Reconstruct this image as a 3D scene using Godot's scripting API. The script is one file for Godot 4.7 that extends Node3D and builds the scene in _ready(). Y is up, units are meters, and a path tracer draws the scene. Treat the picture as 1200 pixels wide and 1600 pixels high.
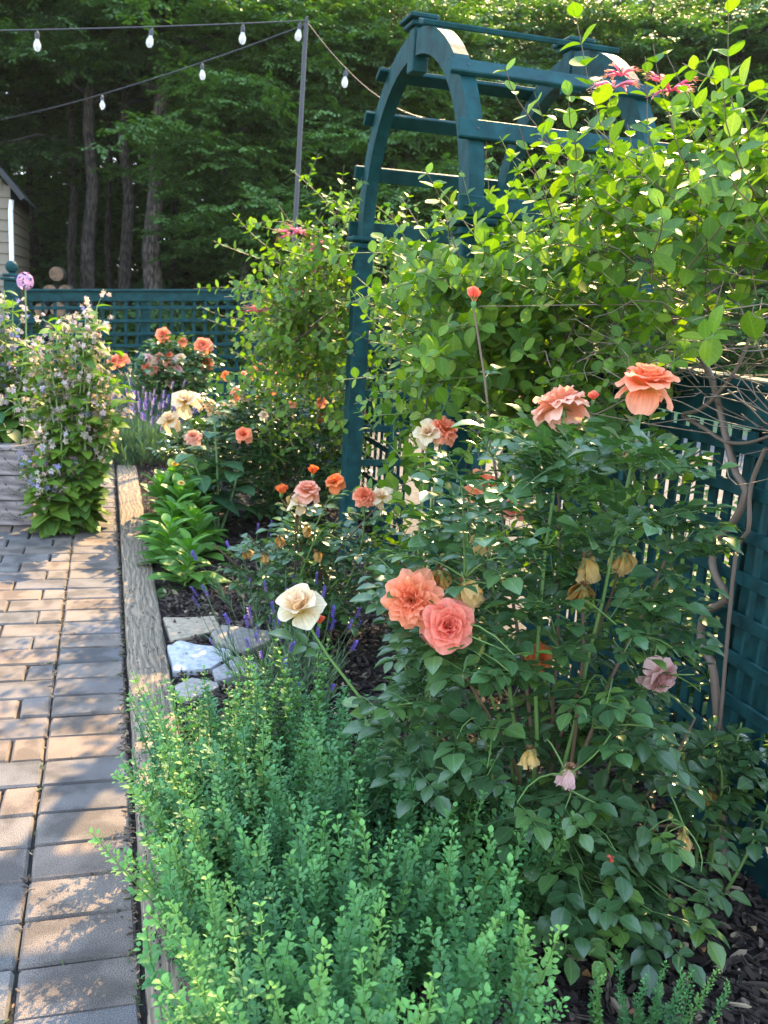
extends Node3D
# A rose garden on a summer morning: brick path, timber edging, teal lattice fence and arbor, woods behind.
# Positions are written as (x right, y up, p forward along the path) in metres.

const EYE := 1.38
var rng := RandomNumberGenerator.new()
var taken := {}
var box_cache := {}

func V(x: float, y: float, p: float) -> Vector3:
	return Vector3(x, y, -p)

func rf(a: float, b: float) -> float:
	return rng.randf_range(a, b)

func gs(s := 1.0) -> float:
	return rng.randfn(0.0, s)

func rdir() -> Vector3:
	return Vector3(gs(), gs(), gs()).normalized()

# ------------------------------------------------------------------ mesh building
class Geo:
	var v := PackedVector3Array()
	var uv := PackedVector2Array()
	var c := PackedColorArray()
	var ix := PackedInt32Array()
	var col := Color(1, 1, 1)

	func vert(p: Vector3, t := Vector2.ZERO) -> int:
		v.append(p)
		uv.append(t)
		c.append(col)
		return v.size() - 1

	func tri(a: int, b: int, d: int) -> void:
		ix.append(a)
		ix.append(b)
		ix.append(d)

	func quad(a: int, b: int, d: int, e: int) -> void:
		tri(a, b, d)
		tri(a, d, e)

	# a flat face turned so that it looks along out
	func face(pts: Array, out: Vector3) -> void:
		var n: Vector3 = (pts[2] - pts[0]).cross(pts[1] - pts[0])
		if n.dot(out) < 0:
			pts.reverse()
		var k := []
		for p in pts:
			k.append(vert(p, Vector2(p.x + p.z, p.y)))
		for i in range(1, k.size() - 1):
			tri(k[0], k[i], k[i + 1])

	# chamfered box
	func box(ctr: Vector3, size: Vector3, bev := 0.004, b := Basis()) -> void:
		var h := size * 0.5
		var e := minf(bev, minf(h.x, minf(h.y, h.z)) * 0.6)
		for ax in 3:
			for s in [-1.0, 1.0]:
				var q := []
				for k in [[-1, -1], [1, -1], [1, 1], [-1, 1]]:
					var p := Vector3.ZERO
					p[ax] = s * h[ax]
					p[(ax + 1) % 3] = k[0] * (h[(ax + 1) % 3] - e)
					p[(ax + 2) % 3] = k[1] * (h[(ax + 2) % 3] - e)
					q.append(ctr + b * p)
				var o := Vector3.ZERO
				o[ax] = s
				face(q, b * o)
		if e < 0.0005:
			return
		for ax in 3:
			var a1 := (ax + 1) % 3
			var a2 := (ax + 2) % 3
			for s in [-1.0, 1.0]:
				for t in [-1.0, 1.0]:
					var q := []
					for k in [[-1, 0], [1, 0], [1, 1], [-1, 1]]:
						var p := Vector3.ZERO
						p[ax] = k[0] * (h[ax] - e)
						p[a1] = s * (h[a1] - (e if k[1] else 0.0))
						p[a2] = t * (h[a2] - (0.0 if k[1] else e))
						q.append(ctr + b * p)
					var o := Vector3.ZERO
					o[a1] = s
					o[a2] = t
					face(q, b * o)
		for sx in [-1.0, 1.0]:
			for sy in [-1.0, 1.0]:
				for sz in [-1.0, 1.0]:
					var g := Vector3(sx, sy, sz)
					var q := []
					for ax in 3:
						var p := (h - Vector3(e, e, e)) * g
						p[ax] = g[ax] * h[ax]
						q.append(ctr + b * p)
					face(q, b * g)

	func tube(pts: PackedVector3Array, r0: float, r1: float, sides := 6, cap := false) -> void:
		var m := pts.size()
		if m < 2:
			return
		var up := Vector3(0.13, 0.2, 0.97)
		var first := v.size()
		var far := 0.0
		for i in m:
			var d := (pts[mini(i + 1, m - 1)] - pts[maxi(i - 1, 0)]).normalized()
			var x := d.cross(up)
			if x.length() < 0.05:
				x = d.cross(Vector3(0.9, 0.3, 0.1))
			x = x.normalized()
			var y := x.cross(d)
			var r := lerpf(r0, r1, float(i) / (m - 1))
			if i:
				far += pts[i].distance_to(pts[i - 1])
			for k in sides:
				var a := TAU * k / sides
				vert(pts[i] + (x * cos(a) + y * sin(a)) * r, Vector2(float(k) / sides, far))
		for i in m - 1:
			for k in sides:
				var a := first + i * sides + k
				var b := first + i * sides + (k + 1) % sides
				quad(a, b, b + sides, a + sides)
		if cap:
			for e in [0, m - 1]:
				var ring := []
				for k in sides:
					ring.append(v[first + e * sides + k])
				face(ring, pts[0] - pts[1] if e == 0 else pts[m - 1] - pts[m - 2])

	# turned about y; prof = [[radius, height], ...]
	func lathe(ctr: Vector3, prof: Array, sides := 12) -> void:
		var first := v.size()
		for q in prof:
			for k in sides:
				var a := TAU * k / sides
				vert(ctr + Vector3(cos(a) * q[0], q[1], sin(a) * q[0]), Vector2(float(k) / sides, q[1]))
		for i in prof.size() - 1:
			for k in sides:
				var a := first + i * sides + k
				var b := first + i * sides + (k + 1) % sides
				quad(a, b, b + sides, a + sides)

	# a leaf: base at the origin of t, y along it, z its upper side
	func leaf(t: Transform3D, length: float, width: float, fold := 0.25, curl := 0.25, segs := 5, shape := 0.9, tip := 1.0, cols := [], saw := 0.0) -> void:
		var first := v.size()
		for i in segs + 1:
			var s := float(i) / segs
			var w := width * 0.5 * pow(sin(PI * pow(s, shape)), tip) * (1.0 + (saw if i % 2 else -saw))
			var a := curl * s
			var y := length * (s - 0.12 * absf(curl) * s * s)
			var z := -length * 0.5 * a * s
			if cols:
				col = cols[0].lerp(cols[1], s)
			if i == 0 or i == segs:
				vert(t * Vector3(0, y, z), Vector2(0.5, s))
			else:
				vert(t * Vector3(-w, y, z + w * fold), Vector2(0, s))
				vert(t * Vector3(0, y, z), Vector2(0.5, s))
				vert(t * Vector3(w, y, z + w * fold), Vector2(1, s))
		tri(first, first + 1, first + 2)
		tri(first, first + 2, first + 3)
		for i in segs - 2:
			var k := first + 1 + i * 3
			quad(k, k + 3, k + 4, k + 1)
			quad(k + 1, k + 4, k + 5, k + 2)
		var l := first + 1 + (segs - 2) * 3
		tri(l, l + 3, l + 1)
		tri(l + 1, l + 3, l + 2)

	# a rose petal: base at the origin, y outwards along it, z the inner side
	func petal(t: Transform3D, length: float, width: float, cup: float, back: float, wave: float, c0: Color, c1: Color, c2: Color, nu := 5, nt := 4, seedv := 0.0) -> void:
		var first := v.size()
		for j in nt + 1:
			var s := float(j) / nt
			var w := width * 0.5 * (0.28 + 0.72 * sin(PI * 0.5 * minf(1.0, s * 1.25))) * (1.0 if s < 0.8 else 1.0 - 0.22 * pow((s - 0.8) / 0.2, 2.0))
			for i in nu:
				var u := -1.0 + 2.0 * i / (nu - 1)
				var edge := 1.0 - 0.24 * u * u * s * s + 0.03 * wave * 10.0 * s * s * sin(u * 7.0 + seedv)
				var z := cup * length * (u * u * 0.55 * sin(PI * 0.5 * s) + 0.6 * sin(PI * s * 0.75)) - back * length * s * s * s
				z += wave * length * s * s * sin(u * 5.0 + seedv * 3.1 + s * 2.0)
				col = c0.lerp(c1, minf(1.0, s * 2.2)).lerp(c2, pow(s, 3.0) * 0.8)
				vert(t * Vector3(u * w, length * s * edge, z), Vector2(u * 0.5 + 0.5, s))
		for j in nt:
			for i in nu - 1:
				var k := first + j * nu + i
				quad(k, k + nu, k + nu + 1, k + 1)

	func add(g: Geo, t: Transform3D) -> void:
		var off := v.size()
		for i in g.v.size():
			v.append(t * g.v[i])
			uv.append(g.uv[i])
			c.append(g.c[i])
		for i in g.ix:
			ix.append(i + off)

	func mesh() -> ArrayMesh:
		var n := PackedVector3Array()
		n.resize(v.size())
		for i in range(0, ix.size(), 3):
			var a := v[ix[i]]
			var f := (v[ix[i + 2]] - a).cross(v[ix[i + 1]] - a)
			n[ix[i]] += f
			n[ix[i + 1]] += f
			n[ix[i + 2]] += f
		for i in n.size():
			n[i] = n[i].normalized() if n[i].length_squared() > 1e-20 else Vector3.UP
		var a := []
		a.resize(Mesh.ARRAY_MAX)
		a[Mesh.ARRAY_VERTEX] = v
		a[Mesh.ARRAY_NORMAL] = n
		a[Mesh.ARRAY_TEX_UV] = uv
		a[Mesh.ARRAY_COLOR] = c
		a[Mesh.ARRAY_INDEX] = ix
		var m := ArrayMesh.new()
		m.add_surface_from_arrays(Mesh.PRIMITIVE_TRIANGLES, a)
		return m

# leaves waiting to be hung on a plant
class Leaves:
	var xf: Array[Transform3D] = []
	var kind := PackedInt32Array()
	func put(t: Transform3D, k: int) -> void:
		xf.append(t)
		kind.append(k)

func leaf_at(pos: Vector3, dir: Vector3, up: Vector3, s := 1.0) -> Transform3D:
	var y := dir.normalized()
	var z := up - y * up.dot(y)
	if z.length() < 0.01:
		z = Vector3(0.3, 0.2, 0.9) - y * y.dot(Vector3(0.3, 0.2, 0.9))
	z = z.normalized()
	return Transform3D(Basis(y.cross(z) * s, y * s, z * s), pos)

# ------------------------------------------------------------------ nodes
func numbered(called: String) -> String:
	var n: int = taken.get(called, 0)
	taken[called] = n + 1
	return called if n == 0 else "%s_%03d" % [called, n]

func tag(o: Node3D, label: String, category: String, group := "") -> Node3D:
	o.set_meta("label", label)
	o.set_meta("category", category)
	if group:
		o.set_meta("group", group)
	return o

func thing(called: String, label: String, category: String, at := Vector3.ZERO, group := "") -> Node3D:
	var o := Node3D.new()
	o.name = numbered(called)
	add_child(o)
	o.position = at
	return tag(o, label, category, group)

func inst(called: String, m: Mesh, mat: Material, parent: Node3D = self, t := Transform3D()) -> MeshInstance3D:
	var o := MeshInstance3D.new()
	o.name = numbered(called) if parent == self else called
	o.mesh = m
	if mat:
		o.material_override = mat
	o.transform = t
	parent.add_child(o, true)
	return o

func structure(called: String, m: Mesh, mat: Material) -> MeshInstance3D:
	var o := inst(called, m, mat)
	o.set_meta("kind", "structure")
	return o

func boxmesh(size: Vector3, bev := 0.004) -> ArrayMesh:
	var key := "%.3f %.3f %.3f %.4f" % [size.x, size.y, size.z, bev]
	if not box_cache.has(key):
		var g := Geo.new()
		g.box(Vector3.ZERO, size, bev)
		box_cache[key] = g.mesh()
	return box_cache[key]

func board(called: String, ctr: Vector3, size: Vector3, mat: Material, parent: Node3D, bev := 0.004, turn := Basis()) -> MeshInstance3D:
	return inst(called, boxmesh(size, bev), mat, parent, Transform3D(turn, ctr - parent.position if parent != self else ctr))

func many(called: String, m: Mesh, mat: Material, xf: Array, cols: Array, parent: Node3D) -> MultiMeshInstance3D:
	var mm := MultiMesh.new()
	mm.transform_format = MultiMesh.TRANSFORM_3D
	mm.use_colors = true
	mm.mesh = m
	mm.instance_count = xf.size()
	for i in xf.size():
		mm.set_instance_transform(i, xf[i])
		mm.set_instance_color(i, cols[i])
	var o := MultiMeshInstance3D.new()
	o.name = numbered(called) if parent == self else called
	o.multimesh = mm
	o.material_override = mat
	o.set_meta("kind", "stuff")
	parent.add_child(o, true)
	return o

# the nearest leaves as parts of their own, the rest as one part
func hang(l: Leaves, parent: Node3D, geos: Array, palette: Array, mat: Material, near: int, leafname := "leaf", rest := "foliage") -> void:
	var eye := Vector3(0, EYE, 0)
	var order := range(l.xf.size())
	var dist := PackedFloat32Array()
	for t in l.xf:
		dist.append(t.origin.distance_squared_to(eye))
	order.sort_custom(func(a, b): return dist[a] < dist[b])
	var cache := {}
	var far := {}
	var base := parent.position
	for i in order.size():
		var k: int = order[i]
		var t: Transform3D = l.xf[k]
		t.origin -= base
		var shape := k % geos.size()
		var shade := l.kind[k] % palette.size()
		if i < near:
			var key := shape * 100 + shade
			if not cache.has(key):
				cache[key] = tinted(geos[shape], palette[shade])
			inst(leafname, cache[key], mat, parent, t)
		else:
			if not far.has(shape):
				far[shape] = [[], []]
			far[shape][0].append(t)
			far[shape][1].append(palette[shade])
	for shape in far:
		many(rest, geos[shape].mesh(), mat, far[shape][0], far[shape][1], parent)

func tinted(g: Geo, c: Color) -> ArrayMesh:
	var q := Geo.new()
	q.v = g.v
	q.uv = g.uv
	q.ix = g.ix
	for x in g.c:
		q.c.append(x * c)
	return q.mesh()

func path(a: Vector3, b: Vector3, bow: Vector3, n := 7, wob := 0.0) -> PackedVector3Array:
	var out := PackedVector3Array()
	for i in n:
		var t := float(i) / (n - 1)
		out.append(a.lerp(b, t) + bow * 4.0 * t * (1 - t) + (rdir() * wob if i and i < n - 1 else Vector3.ZERO))
	return out

# ------------------------------------------------------------------ materials
func noise_tex(seedv: int, freq: float, cols: Array, size := 256, oct := 4, kind := FastNoiseLite.TYPE_SIMPLEX_SMOOTH) -> NoiseTexture2D:
	var n := FastNoiseLite.new()
	n.seed = seedv
	n.noise_type = kind
	n.frequency = freq
	n.fractal_octaves = oct
	var t := NoiseTexture2D.new()
	t.width = size
	t.height = size
	t.seamless = true
	t.noise = n
	if cols:
		var g := Gradient.new()
		var off := PackedFloat32Array()
		var cc := PackedColorArray()
		for q in cols:
			off.append(q[0])
			cc.append(q[1])
		g.offsets = off
		g.colors = cc
		t.color_ramp = g
	return t

func grey(x: float) -> Color:
	return Color(x, x, x)

func mat(c: Color, rough: float, spec := 0.5) -> StandardMaterial3D:
	var m := StandardMaterial3D.new()
	m.albedo_color = c.linear_to_srgb()
	m.roughness = rough
	m.metallic_specular = spec
	m.vertex_color_use_as_albedo = true
	m.cull_mode = BaseMaterial3D.CULL_DISABLED
	return m

func rough_mat(c: Color, rough: float, tex: Texture2D, scale: float, bump: Texture2D = null, depth := 0.0, bscale := 0.0) -> StandardMaterial3D:
	var m := mat(c, rough)
	m.albedo_texture = tex
	m.uv1_triplanar = true
	m.uv1_world_triplanar = true
	m.uv1_scale = Vector3.ONE * scale
	if bump:
		m.heightmap_enabled = true
		m.heightmap_texture = bump
		m.heightmap_scale = depth
	return m

func leaf_mat(rough: float, glow: Color, tex: Texture2D = null, spec := 0.5) -> StandardMaterial3D:
	var m := mat(Color(1, 1, 1), rough, spec)
	m.albedo_texture = tex
	m.backlight_enabled = true
	m.backlight = glow.linear_to_srgb()
	return m

# veins: a pale midrib and side veins on a plain blade
func vein_tex(n_side: int, strength: float) -> ImageTexture:
	var w := 64
	var h := 128
	var im := Image.create(w, h, false, Image.FORMAT_RGB8)
	var nz := FastNoiseLite.new()
	nz.frequency = 0.09
	for y in h:
		for x in w:
			var u := absf(x / float(w - 1) - 0.5) * 2.0
			var s := y / float(h - 1)
			var rib := exp(-pow(u / 0.07, 2.0))
			var f := fposmod((s - u * 0.22) * n_side, 1.0)
			var side := exp(-pow((f - 0.5) / 0.10, 2.0)) * (1.0 - 0.6 * u)
			var b := 0.80 + strength * maxf(rib, 0.55 * side) + nz.get_noise_2d(x, y) * 0.07
			b = clampf(b, 0, 1)
			im.set_pixel(x, y, Color(b, b, b * 0.97))
	return ImageTexture.create_from_image(im)

var M := {}

func make_materials() -> void:
	var speck := noise_tex(3, 0.22, [[0.0, grey(0.30)], [0.40, grey(0.74)], [0.62, grey(0.92)], [0.8, grey(1.0)]], 512, 4)
	var blotch := noise_tex(8, 0.012, [[0.25, grey(0.72)], [0.5, grey(0.92)], [0.8, grey(1.0)]], 256, 4)
	var relief := noise_tex(5, 0.30, [], 512, 4)
	M.brick = rough_mat(Color(1, 1, 1), 0.92, speck, 2.6, relief, 0.16)
	M.brick.detail_enabled = true
	M.brick.detail_blend_mode = BaseMaterial3D.BLEND_MODE_MUL
	M.brick.detail_albedo = blotch
	M.brick.uv2_triplanar = true
	M.brick.uv2_world_triplanar = true
	M.brick.uv2_scale = Vector3.ONE * 1.7
	M.brick.detail_uv_layer = BaseMaterial3D.DETAIL_UV_2
	M.sand = rough_mat(Color(0.045, 0.038, 0.03), 1.0, speck, 3.0, relief, 1.0)
	M.stone = rough_mat(Color(1, 1, 1), 0.85, noise_tex(21, 0.035, [[0.2, grey(0.80)], [0.5, grey(0.92)], [0.8, grey(1.0)]], 512, 6), 1.6, relief, 0.4)
	M.soil = rough_mat(Color(0.035, 0.024, 0.017), 1.0, speck, 2.6, relief, 2.0)
	M.chip = mat(Color(1, 1, 1), 0.95)
	M.patio = rough_mat(Color(0.10, 0.095, 0.085), 0.9, noise_tex(31, 0.04, [[0.2, grey(0.7)], [0.8, grey(1.0)]], 512, 5), 0.9, relief, 0.5)
	M.lawn = rough_mat(Color(0.09, 0.17, 0.035), 1.0, noise_tex(41, 0.06, [[0.2, grey(0.5)], [0.8, grey(1.0)]], 512, 5), 0.6)
	M.forest_floor = rough_mat(Color(0.045, 0.05, 0.022), 1.0, noise_tex(42, 0.05, [[0.2, grey(0.5)], [0.8, grey(1.0)]], 512, 5), 0.5)
	# teal painted wood
	M.teal = rough_mat(Color(0.006, 0.047, 0.050), 0.62, noise_tex(51, 0.02, [[0.2, grey(0.78)], [0.7, grey(1.0)]], 512, 6), 1.1, noise_tex(52, 0.05, [], 256, 4), 0.12)
	M.teal.metallic_specular = 0.26
	# weathered timber: grain runs along the beam (z)
	var grain := grain_image(1024, 256, 77)
	M.timber = mat(Color(0.25, 0.205, 0.15), 0.95)
	M.timber.albedo_texture = grain
	M.timber.heightmap_enabled = true
	M.timber.heightmap_texture = grain
	M.timber.heightmap_scale = 0.8
	M.plank = mat(Color(0.30, 0.27, 0.27), 0.9)
	M.plank.albedo_texture = grain
	M.plank.heightmap_enabled = true
	M.plank.heightmap_texture = grain
	M.plank.heightmap_scale = 0.3
	M.bark = rough_mat(Color(1, 1, 1), 1.0, noise_tex(61, 0.03, [[0.3, grey(0.45)], [0.7, grey(1.0)]], 256, 5), 1.0, noise_tex(62, 0.05, [], 256, 5), 4.0)
	M.bark.uv1_scale = Vector3(2.2, 0.6, 2.2)
	var veins := vein_tex(8, 0.2)
	M.rose_leaf = leaf_mat(0.27, Color(0.52, 0.62, 0.14), veins, 0.55)
	M.honey_leaf = leaf_mat(0.5, Color(0.90, 1.0, 0.08), vein_tex(5, 0.14), 0.4)
	M.herb_leaf = leaf_mat(0.55, Color(0.6, 0.75, 0.15), null, 0.4)
	M.broad_leaf = leaf_mat(0.5, Color(0.6, 0.8, 0.12), vein_tex(9, 0.2), 0.45)
	M.tree_leaf = leaf_mat(0.5, Color(0.9, 1.0, 0.10), null, 0.4)
	M.petal = leaf_mat(0.55, Color(1.0, 0.80, 0.66), petal_tex(), 0.35)
	M.stem = mat(Color(1, 1, 1), 0.6)
	M.white = mat(Color(0.75, 0.76, 0.78), 0.5)
	M.siding = mat(Color(0.17, 0.14, 0.10), 0.7)
	M.shingle = rough_mat(Color(0.05, 0.05, 0.055), 0.95, speck, 1.5)
	M.pane = mat(Color(0.03, 0.04, 0.05), 0.08)
	M.metal = mat(Color(0.02, 0.022, 0.028), 0.5)
	M.bulb = mat(Color(0.85, 0.86, 0.84), 0.15)
	M.bulb.albedo_color.a = 0.35
	M.bulb.transparency = BaseMaterial3D.TRANSPARENCY_ALPHA
	M.wood_end = rough_mat(Color(0.17, 0.10, 0.055), 0.9, blotch, 3.0)

# fine streaks that run from the foot of a petal to its rim
func petal_tex() -> ImageTexture:
	var im := Image.create(64, 64, false, Image.FORMAT_RGB8)
	var nz := FastNoiseLite.new()
	nz.seed = 5
	nz.frequency = 0.11
	for y in 64:
		for x in 64:
			var b := clampf(0.96 + 0.12 * nz.get_noise_2d(x * 1.6, y * 0.16) + 0.05 * nz.get_noise_2d(x * 0.4 + 90, y * 0.4), 0, 1)
			im.set_pixel(x, y, Color(b, b * 0.985, b * 0.97))
	return ImageTexture.create_from_image(im)

# long weathered grain, u along the board
func grain_image(w: int, h: int, seedv: int) -> ImageTexture:
	var im := Image.create(w, h, false, Image.FORMAT_RGB8)
	var a := FastNoiseLite.new()
	a.seed = seedv
	a.frequency = 0.008
	var b := FastNoiseLite.new()
	b.seed = seedv + 1
	b.frequency = 0.02
	for y in h:
		for x in w:
			var warp := a.get_noise_2d(x * 0.16, y * 0.9) * 38.0
			var ring := 0.5 + 0.5 * sin((y + warp) * 0.34)
			var fine := b.get_noise_2d(x * 0.25, y * 9.0)
			var crack := 1.0 if absf(b.get_noise_2d(x * 0.12 + 300, y * 2.2)) < 0.018 else 0.0
			var g := clampf(0.72 + 0.2 * ring + 0.2 * fine - 0.5 * crack, 0.12, 1.0)
			im.set_pixel(x, y, Color(g, g * 0.98, g * 0.95))
	return ImageTexture.create_from_image(im)

# ------------------------------------------------------------------ setting
func sheet(x0: float, x1: float, p0: float, p1: float, nx: int, np: int, y: float, bump := 0.0, seedv := 1) -> ArrayMesh:
	var g := Geo.new()
	var nz := FastNoiseLite.new()
	nz.seed = seedv
	nz.frequency = 1.3
	for j in np + 1:
		for i in nx + 1:
			var x := lerpf(x0, x1, float(i) / nx)
			var p := lerpf(p0, p1, float(j) / np)
			var q := bump * (nz.get_noise_2d(x, p) + 0.5 * nz.get_noise_2d(x * 4.0, p * 4.0))
			g.vert(V(x, y + q, p), Vector2(x, p))
	for j in np:
		for i in nx:
			var k := j * (nx + 1) + i
			g.quad(k, k + nx + 1, k + nx + 2, k + 1)
	return g.mesh()

func make_ground() -> void:
	structure("ground", sheet(-120, 120, -40, 160, 4, 4, -0.06), M.lawn)
	structure("patio", sheet(1.60, 9.0, -2.0, 10.3, 6, 6, -0.03, 0.004, 3), M.patio)
	structure("woodland_floor", sheet(-60, 60, 15.0, 90.0, 40, 40, -0.03, 0.02, 4), M.forest_floor)
	structure("soil_bed", sheet(0.215, 1.62, 0.3, 10.35, 28, 160, 0.015, 0.02, 5), M.soil)
	structure("garden_soil", sheet(-3.0, 0.1, 5.3, 10.35, 10, 10, -0.02, 0.01, 6), M.soil)

func make_path() -> void:
	var root := Node3D.new()
	root.name = "brick_path"
	add_child(root)
	root.set_meta("kind", "structure")
	root.set_meta("label", "tumbled tan and grey brick path along the timber edging")
	inst("joint_sand", sheet(-3.0, 0.09, -0.6, 9.0, 20, 60, -0.014, 0.006, 9), M.sand, root)
	var tones := [Color(0.31, 0.225, 0.165), Color(0.28, 0.21, 0.16), Color(0.25, 0.205, 0.17), Color(0.225, 0.20, 0.18), Color(0.185, 0.175, 0.17), Color(0.245, 0.20, 0.165), Color(0.21, 0.185, 0.17)]
	var cache := {}
	var row := 0.1505
	var count := 0
	for r in 52:
		var p := 0.90 + r * row
		if p > 7.6:
			break
		# edge course, then the field in running bond with a half piece in every other row
		var spots := [[-0.0565, 0.236]]
		var x := -0.1785
		if r % 2 == 0:
			spots.append([x - 0.048, 0.092])
			x -= 0.099
		for k in 4:
			if x > -1.02:
				spots.append([x - 0.113, 0.222])
				x -= 0.2275
		for s in spots:
			if count >= 296:
				continue
			count += 1
			var tone := rng.randi() % 7
			var shape := rng.randi() % 3
			var key := "%.3f %d %d" % [s[1], tone, shape]
			if not cache.has(key):
				var g := Geo.new()
				g.col = tones[tone] * rf(0.94, 1.06)
				g.box(Vector3(0, -0.03, 0), Vector3(s[1] - 0.001, 0.06, row - 0.0055), 0.0065)
				# tumbled: every corner a little off
				var off := {}
				for i in g.v.size():
					var q := g.v[i].snapped(Vector3(0.02, 0.02, 0.02))
					if not off.has(q):
						off[q] = Vector3(gs(0.0013), gs(0.0010), gs(0.0013))
					g.v[i] += off[q]
				cache[key] = g.mesh()
			var o := inst("brick", cache[key], M.brick, root)
			o.position = V(s[0] + gs(0.0012), gs(0.0018), p + row * 0.5 + gs(0.0012))
			o.rotation = Vector3(gs(0.008), gs(0.007) + (PI if rng.randf() < 0.5 else 0.0), gs(0.006))

func timber(p0: float, p1: float, label: String, du: float) -> void:
	var o := thing("garden_timber", label, "timber", V(0.145, 0, (p0 + p1) * 0.5), "timbers edging the bed")
	var g := Geo.new()
	var len := p1 - p0
	var n := int(len / 0.06)
	var w := 0.071
	var prof := [[-w, -0.08], [-w, 0.034], [-w + 0.006, 0.042], [-0.02, 0.044], [0.0, 0.0435], [0.02, 0.044], [w - 0.008, 0.042], [w, 0.033], [w, -0.08]]
	var vv := [0.0, 0.22, 0.25, 0.45, 0.55, 0.65, 0.92, 0.96, 1.2]
	for i in n + 1:
		var z := len * 0.5 - len * i / n
		for k in prof.size():
			var wob := 0.0018 * sin(i * 1.3 + k * 2.1) + 0.001 * gs()
			g.vert(Vector3(prof[k][0] + wob, prof[k][1] + (wob * 0.8 if k > 1 and k < 7 else 0.0), z), Vector2(len * i / n * 0.8 + du, vv[k] * 0.5 + du))
	var m := prof.size()
	for i in n:
		for k in m - 1:
			var a := i * m + k
			g.quad(a, a + m, a + m + 1, a + 1)
	for e in [0, n]:
		var ring := []
		for k in m:
			ring.append(g.v[e * m + k])
		g.face(ring, Vector3(0, 0, 1) if e == 0 else Vector3(0, 0, -1))
	inst("beam", g.mesh(), M.timber, o)

func flagstone(pts: Array, c: Color, label: String, h: float) -> void:
	h *= 0.6
	var mid := Vector2.ZERO
	for q in pts:
		mid += Vector2(q[0], q[1])
	mid /= pts.size()
	var g := Geo.new()
	g.col = c
	var ring := []
	for i in pts.size():
		var a := Vector2(pts[i][0], pts[i][1]) - mid
		var b := Vector2(pts[(i + 1) % pts.size()][0], pts[(i + 1) % pts.size()][1]) - mid
		ring.append(a * 1.0)
		ring.append(a.lerp(b, rf(0.3, 0.4)) * rf(0.98, 1.05))
		ring.append(a.lerp(b, rf(0.62, 0.72)) * rf(0.98, 1.05))
	var n := ring.size()
	# layers: foot, waist, rounded rim, inner top
	var lift := []
	for k in n:
		lift.append(gs(0.0025))
	for q in [[1.0, -0.04], [1.015, h * 0.5], [0.985, h * 0.93], [0.985, h * 0.93], [0.955, h], [0.5, h + 0.003]]:
		for k in n:
			var r: Vector2 = ring[k] * q[0]
			g.vert(Vector3(r.x, q[1] + (lift[k] if q[1] > 0 else 0.0), -r.y))
	for l: int in [0, 1, 3, 4]:
		for k in n:
			var a := l * n + k
			var b := l * n + (k + 1) % n
			var wind := (Vector3(ring[(k + 1) % n].x, 0, -ring[(k + 1) % n].y)).cross(Vector3(ring[k].x, 0, -ring[k].y)).y
			if wind > 0:
				g.quad(a, b, b + n, a + n)
			else:
				g.quad(a, a + n, b + n, b)
	var top := g.vert(Vector3(0, h + 0.005, 0))
	for k in n:
		var a := 5 * n + k
		var b := 5 * n + (k + 1) % n
		var wind := (Vector3(ring[(k + 1) % n].x, 0, -ring[(k + 1) % n].y)).cross(Vector3(ring[k].x, 0, -ring[k].y)).y
		if wind > 0:
			g.tri(a, b, top)
		else:
			g.tri(a, top, b)
	var o := inst("flagstone", g.mesh(), M.stone)
	o.position = V(mid.x, 0.018, mid.y)
	tag(o, label, "stone", "stepping stones set in the mulch")

func make_edging() -> void:
	timber(0.5, 3.262, "grey weathered timber with bold wavy grain beside the oregano", 0.13)
	timber(3.266, 7.25, "straight-grained grey timber running from the flat stones to the lavender", 0.55)
	flagstone([[0.224, 3.82], [0.434, 3.817], [0.447, 3.65], [0.239, 3.547]], Color(0.36, 0.29, 0.20), "tan flat stone farthest from the camera beside the timber", 0.035)
	flagstone([[0.399, 3.602], [0.451, 3.688], [0.634, 3.6], [0.619, 3.477], [0.498, 3.394], [0.407, 3.515]], Color(0.25, 0.23, 0.20), "rounded brownish grey stone right of the tan one", 0.045)
	flagstone([[0.222, 3.487], [0.271, 3.523], [0.454, 3.413], [0.453, 3.366], [0.356, 3.245], [0.228, 3.237]], Color(0.42, 0.44, 0.46), "pale bluish white slab, brightest of the flat stones", 0.04)
	flagstone([[0.365, 3.225], [0.46, 3.345], [0.55, 3.266], [0.515, 3.18], [0.372, 3.13]], Color(0.29, 0.28, 0.28), "grey stone touching the right end of the pale slab", 0.04)
	flagstone([[0.225, 3.1], [0.287, 3.165], [0.372, 3.119], [0.37, 3.069], [0.273, 2.991], [0.228, 3.024]], Color(0.31, 0.29, 0.25), "small grey stone nearest the camera beside the timber", 0.04)

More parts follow.
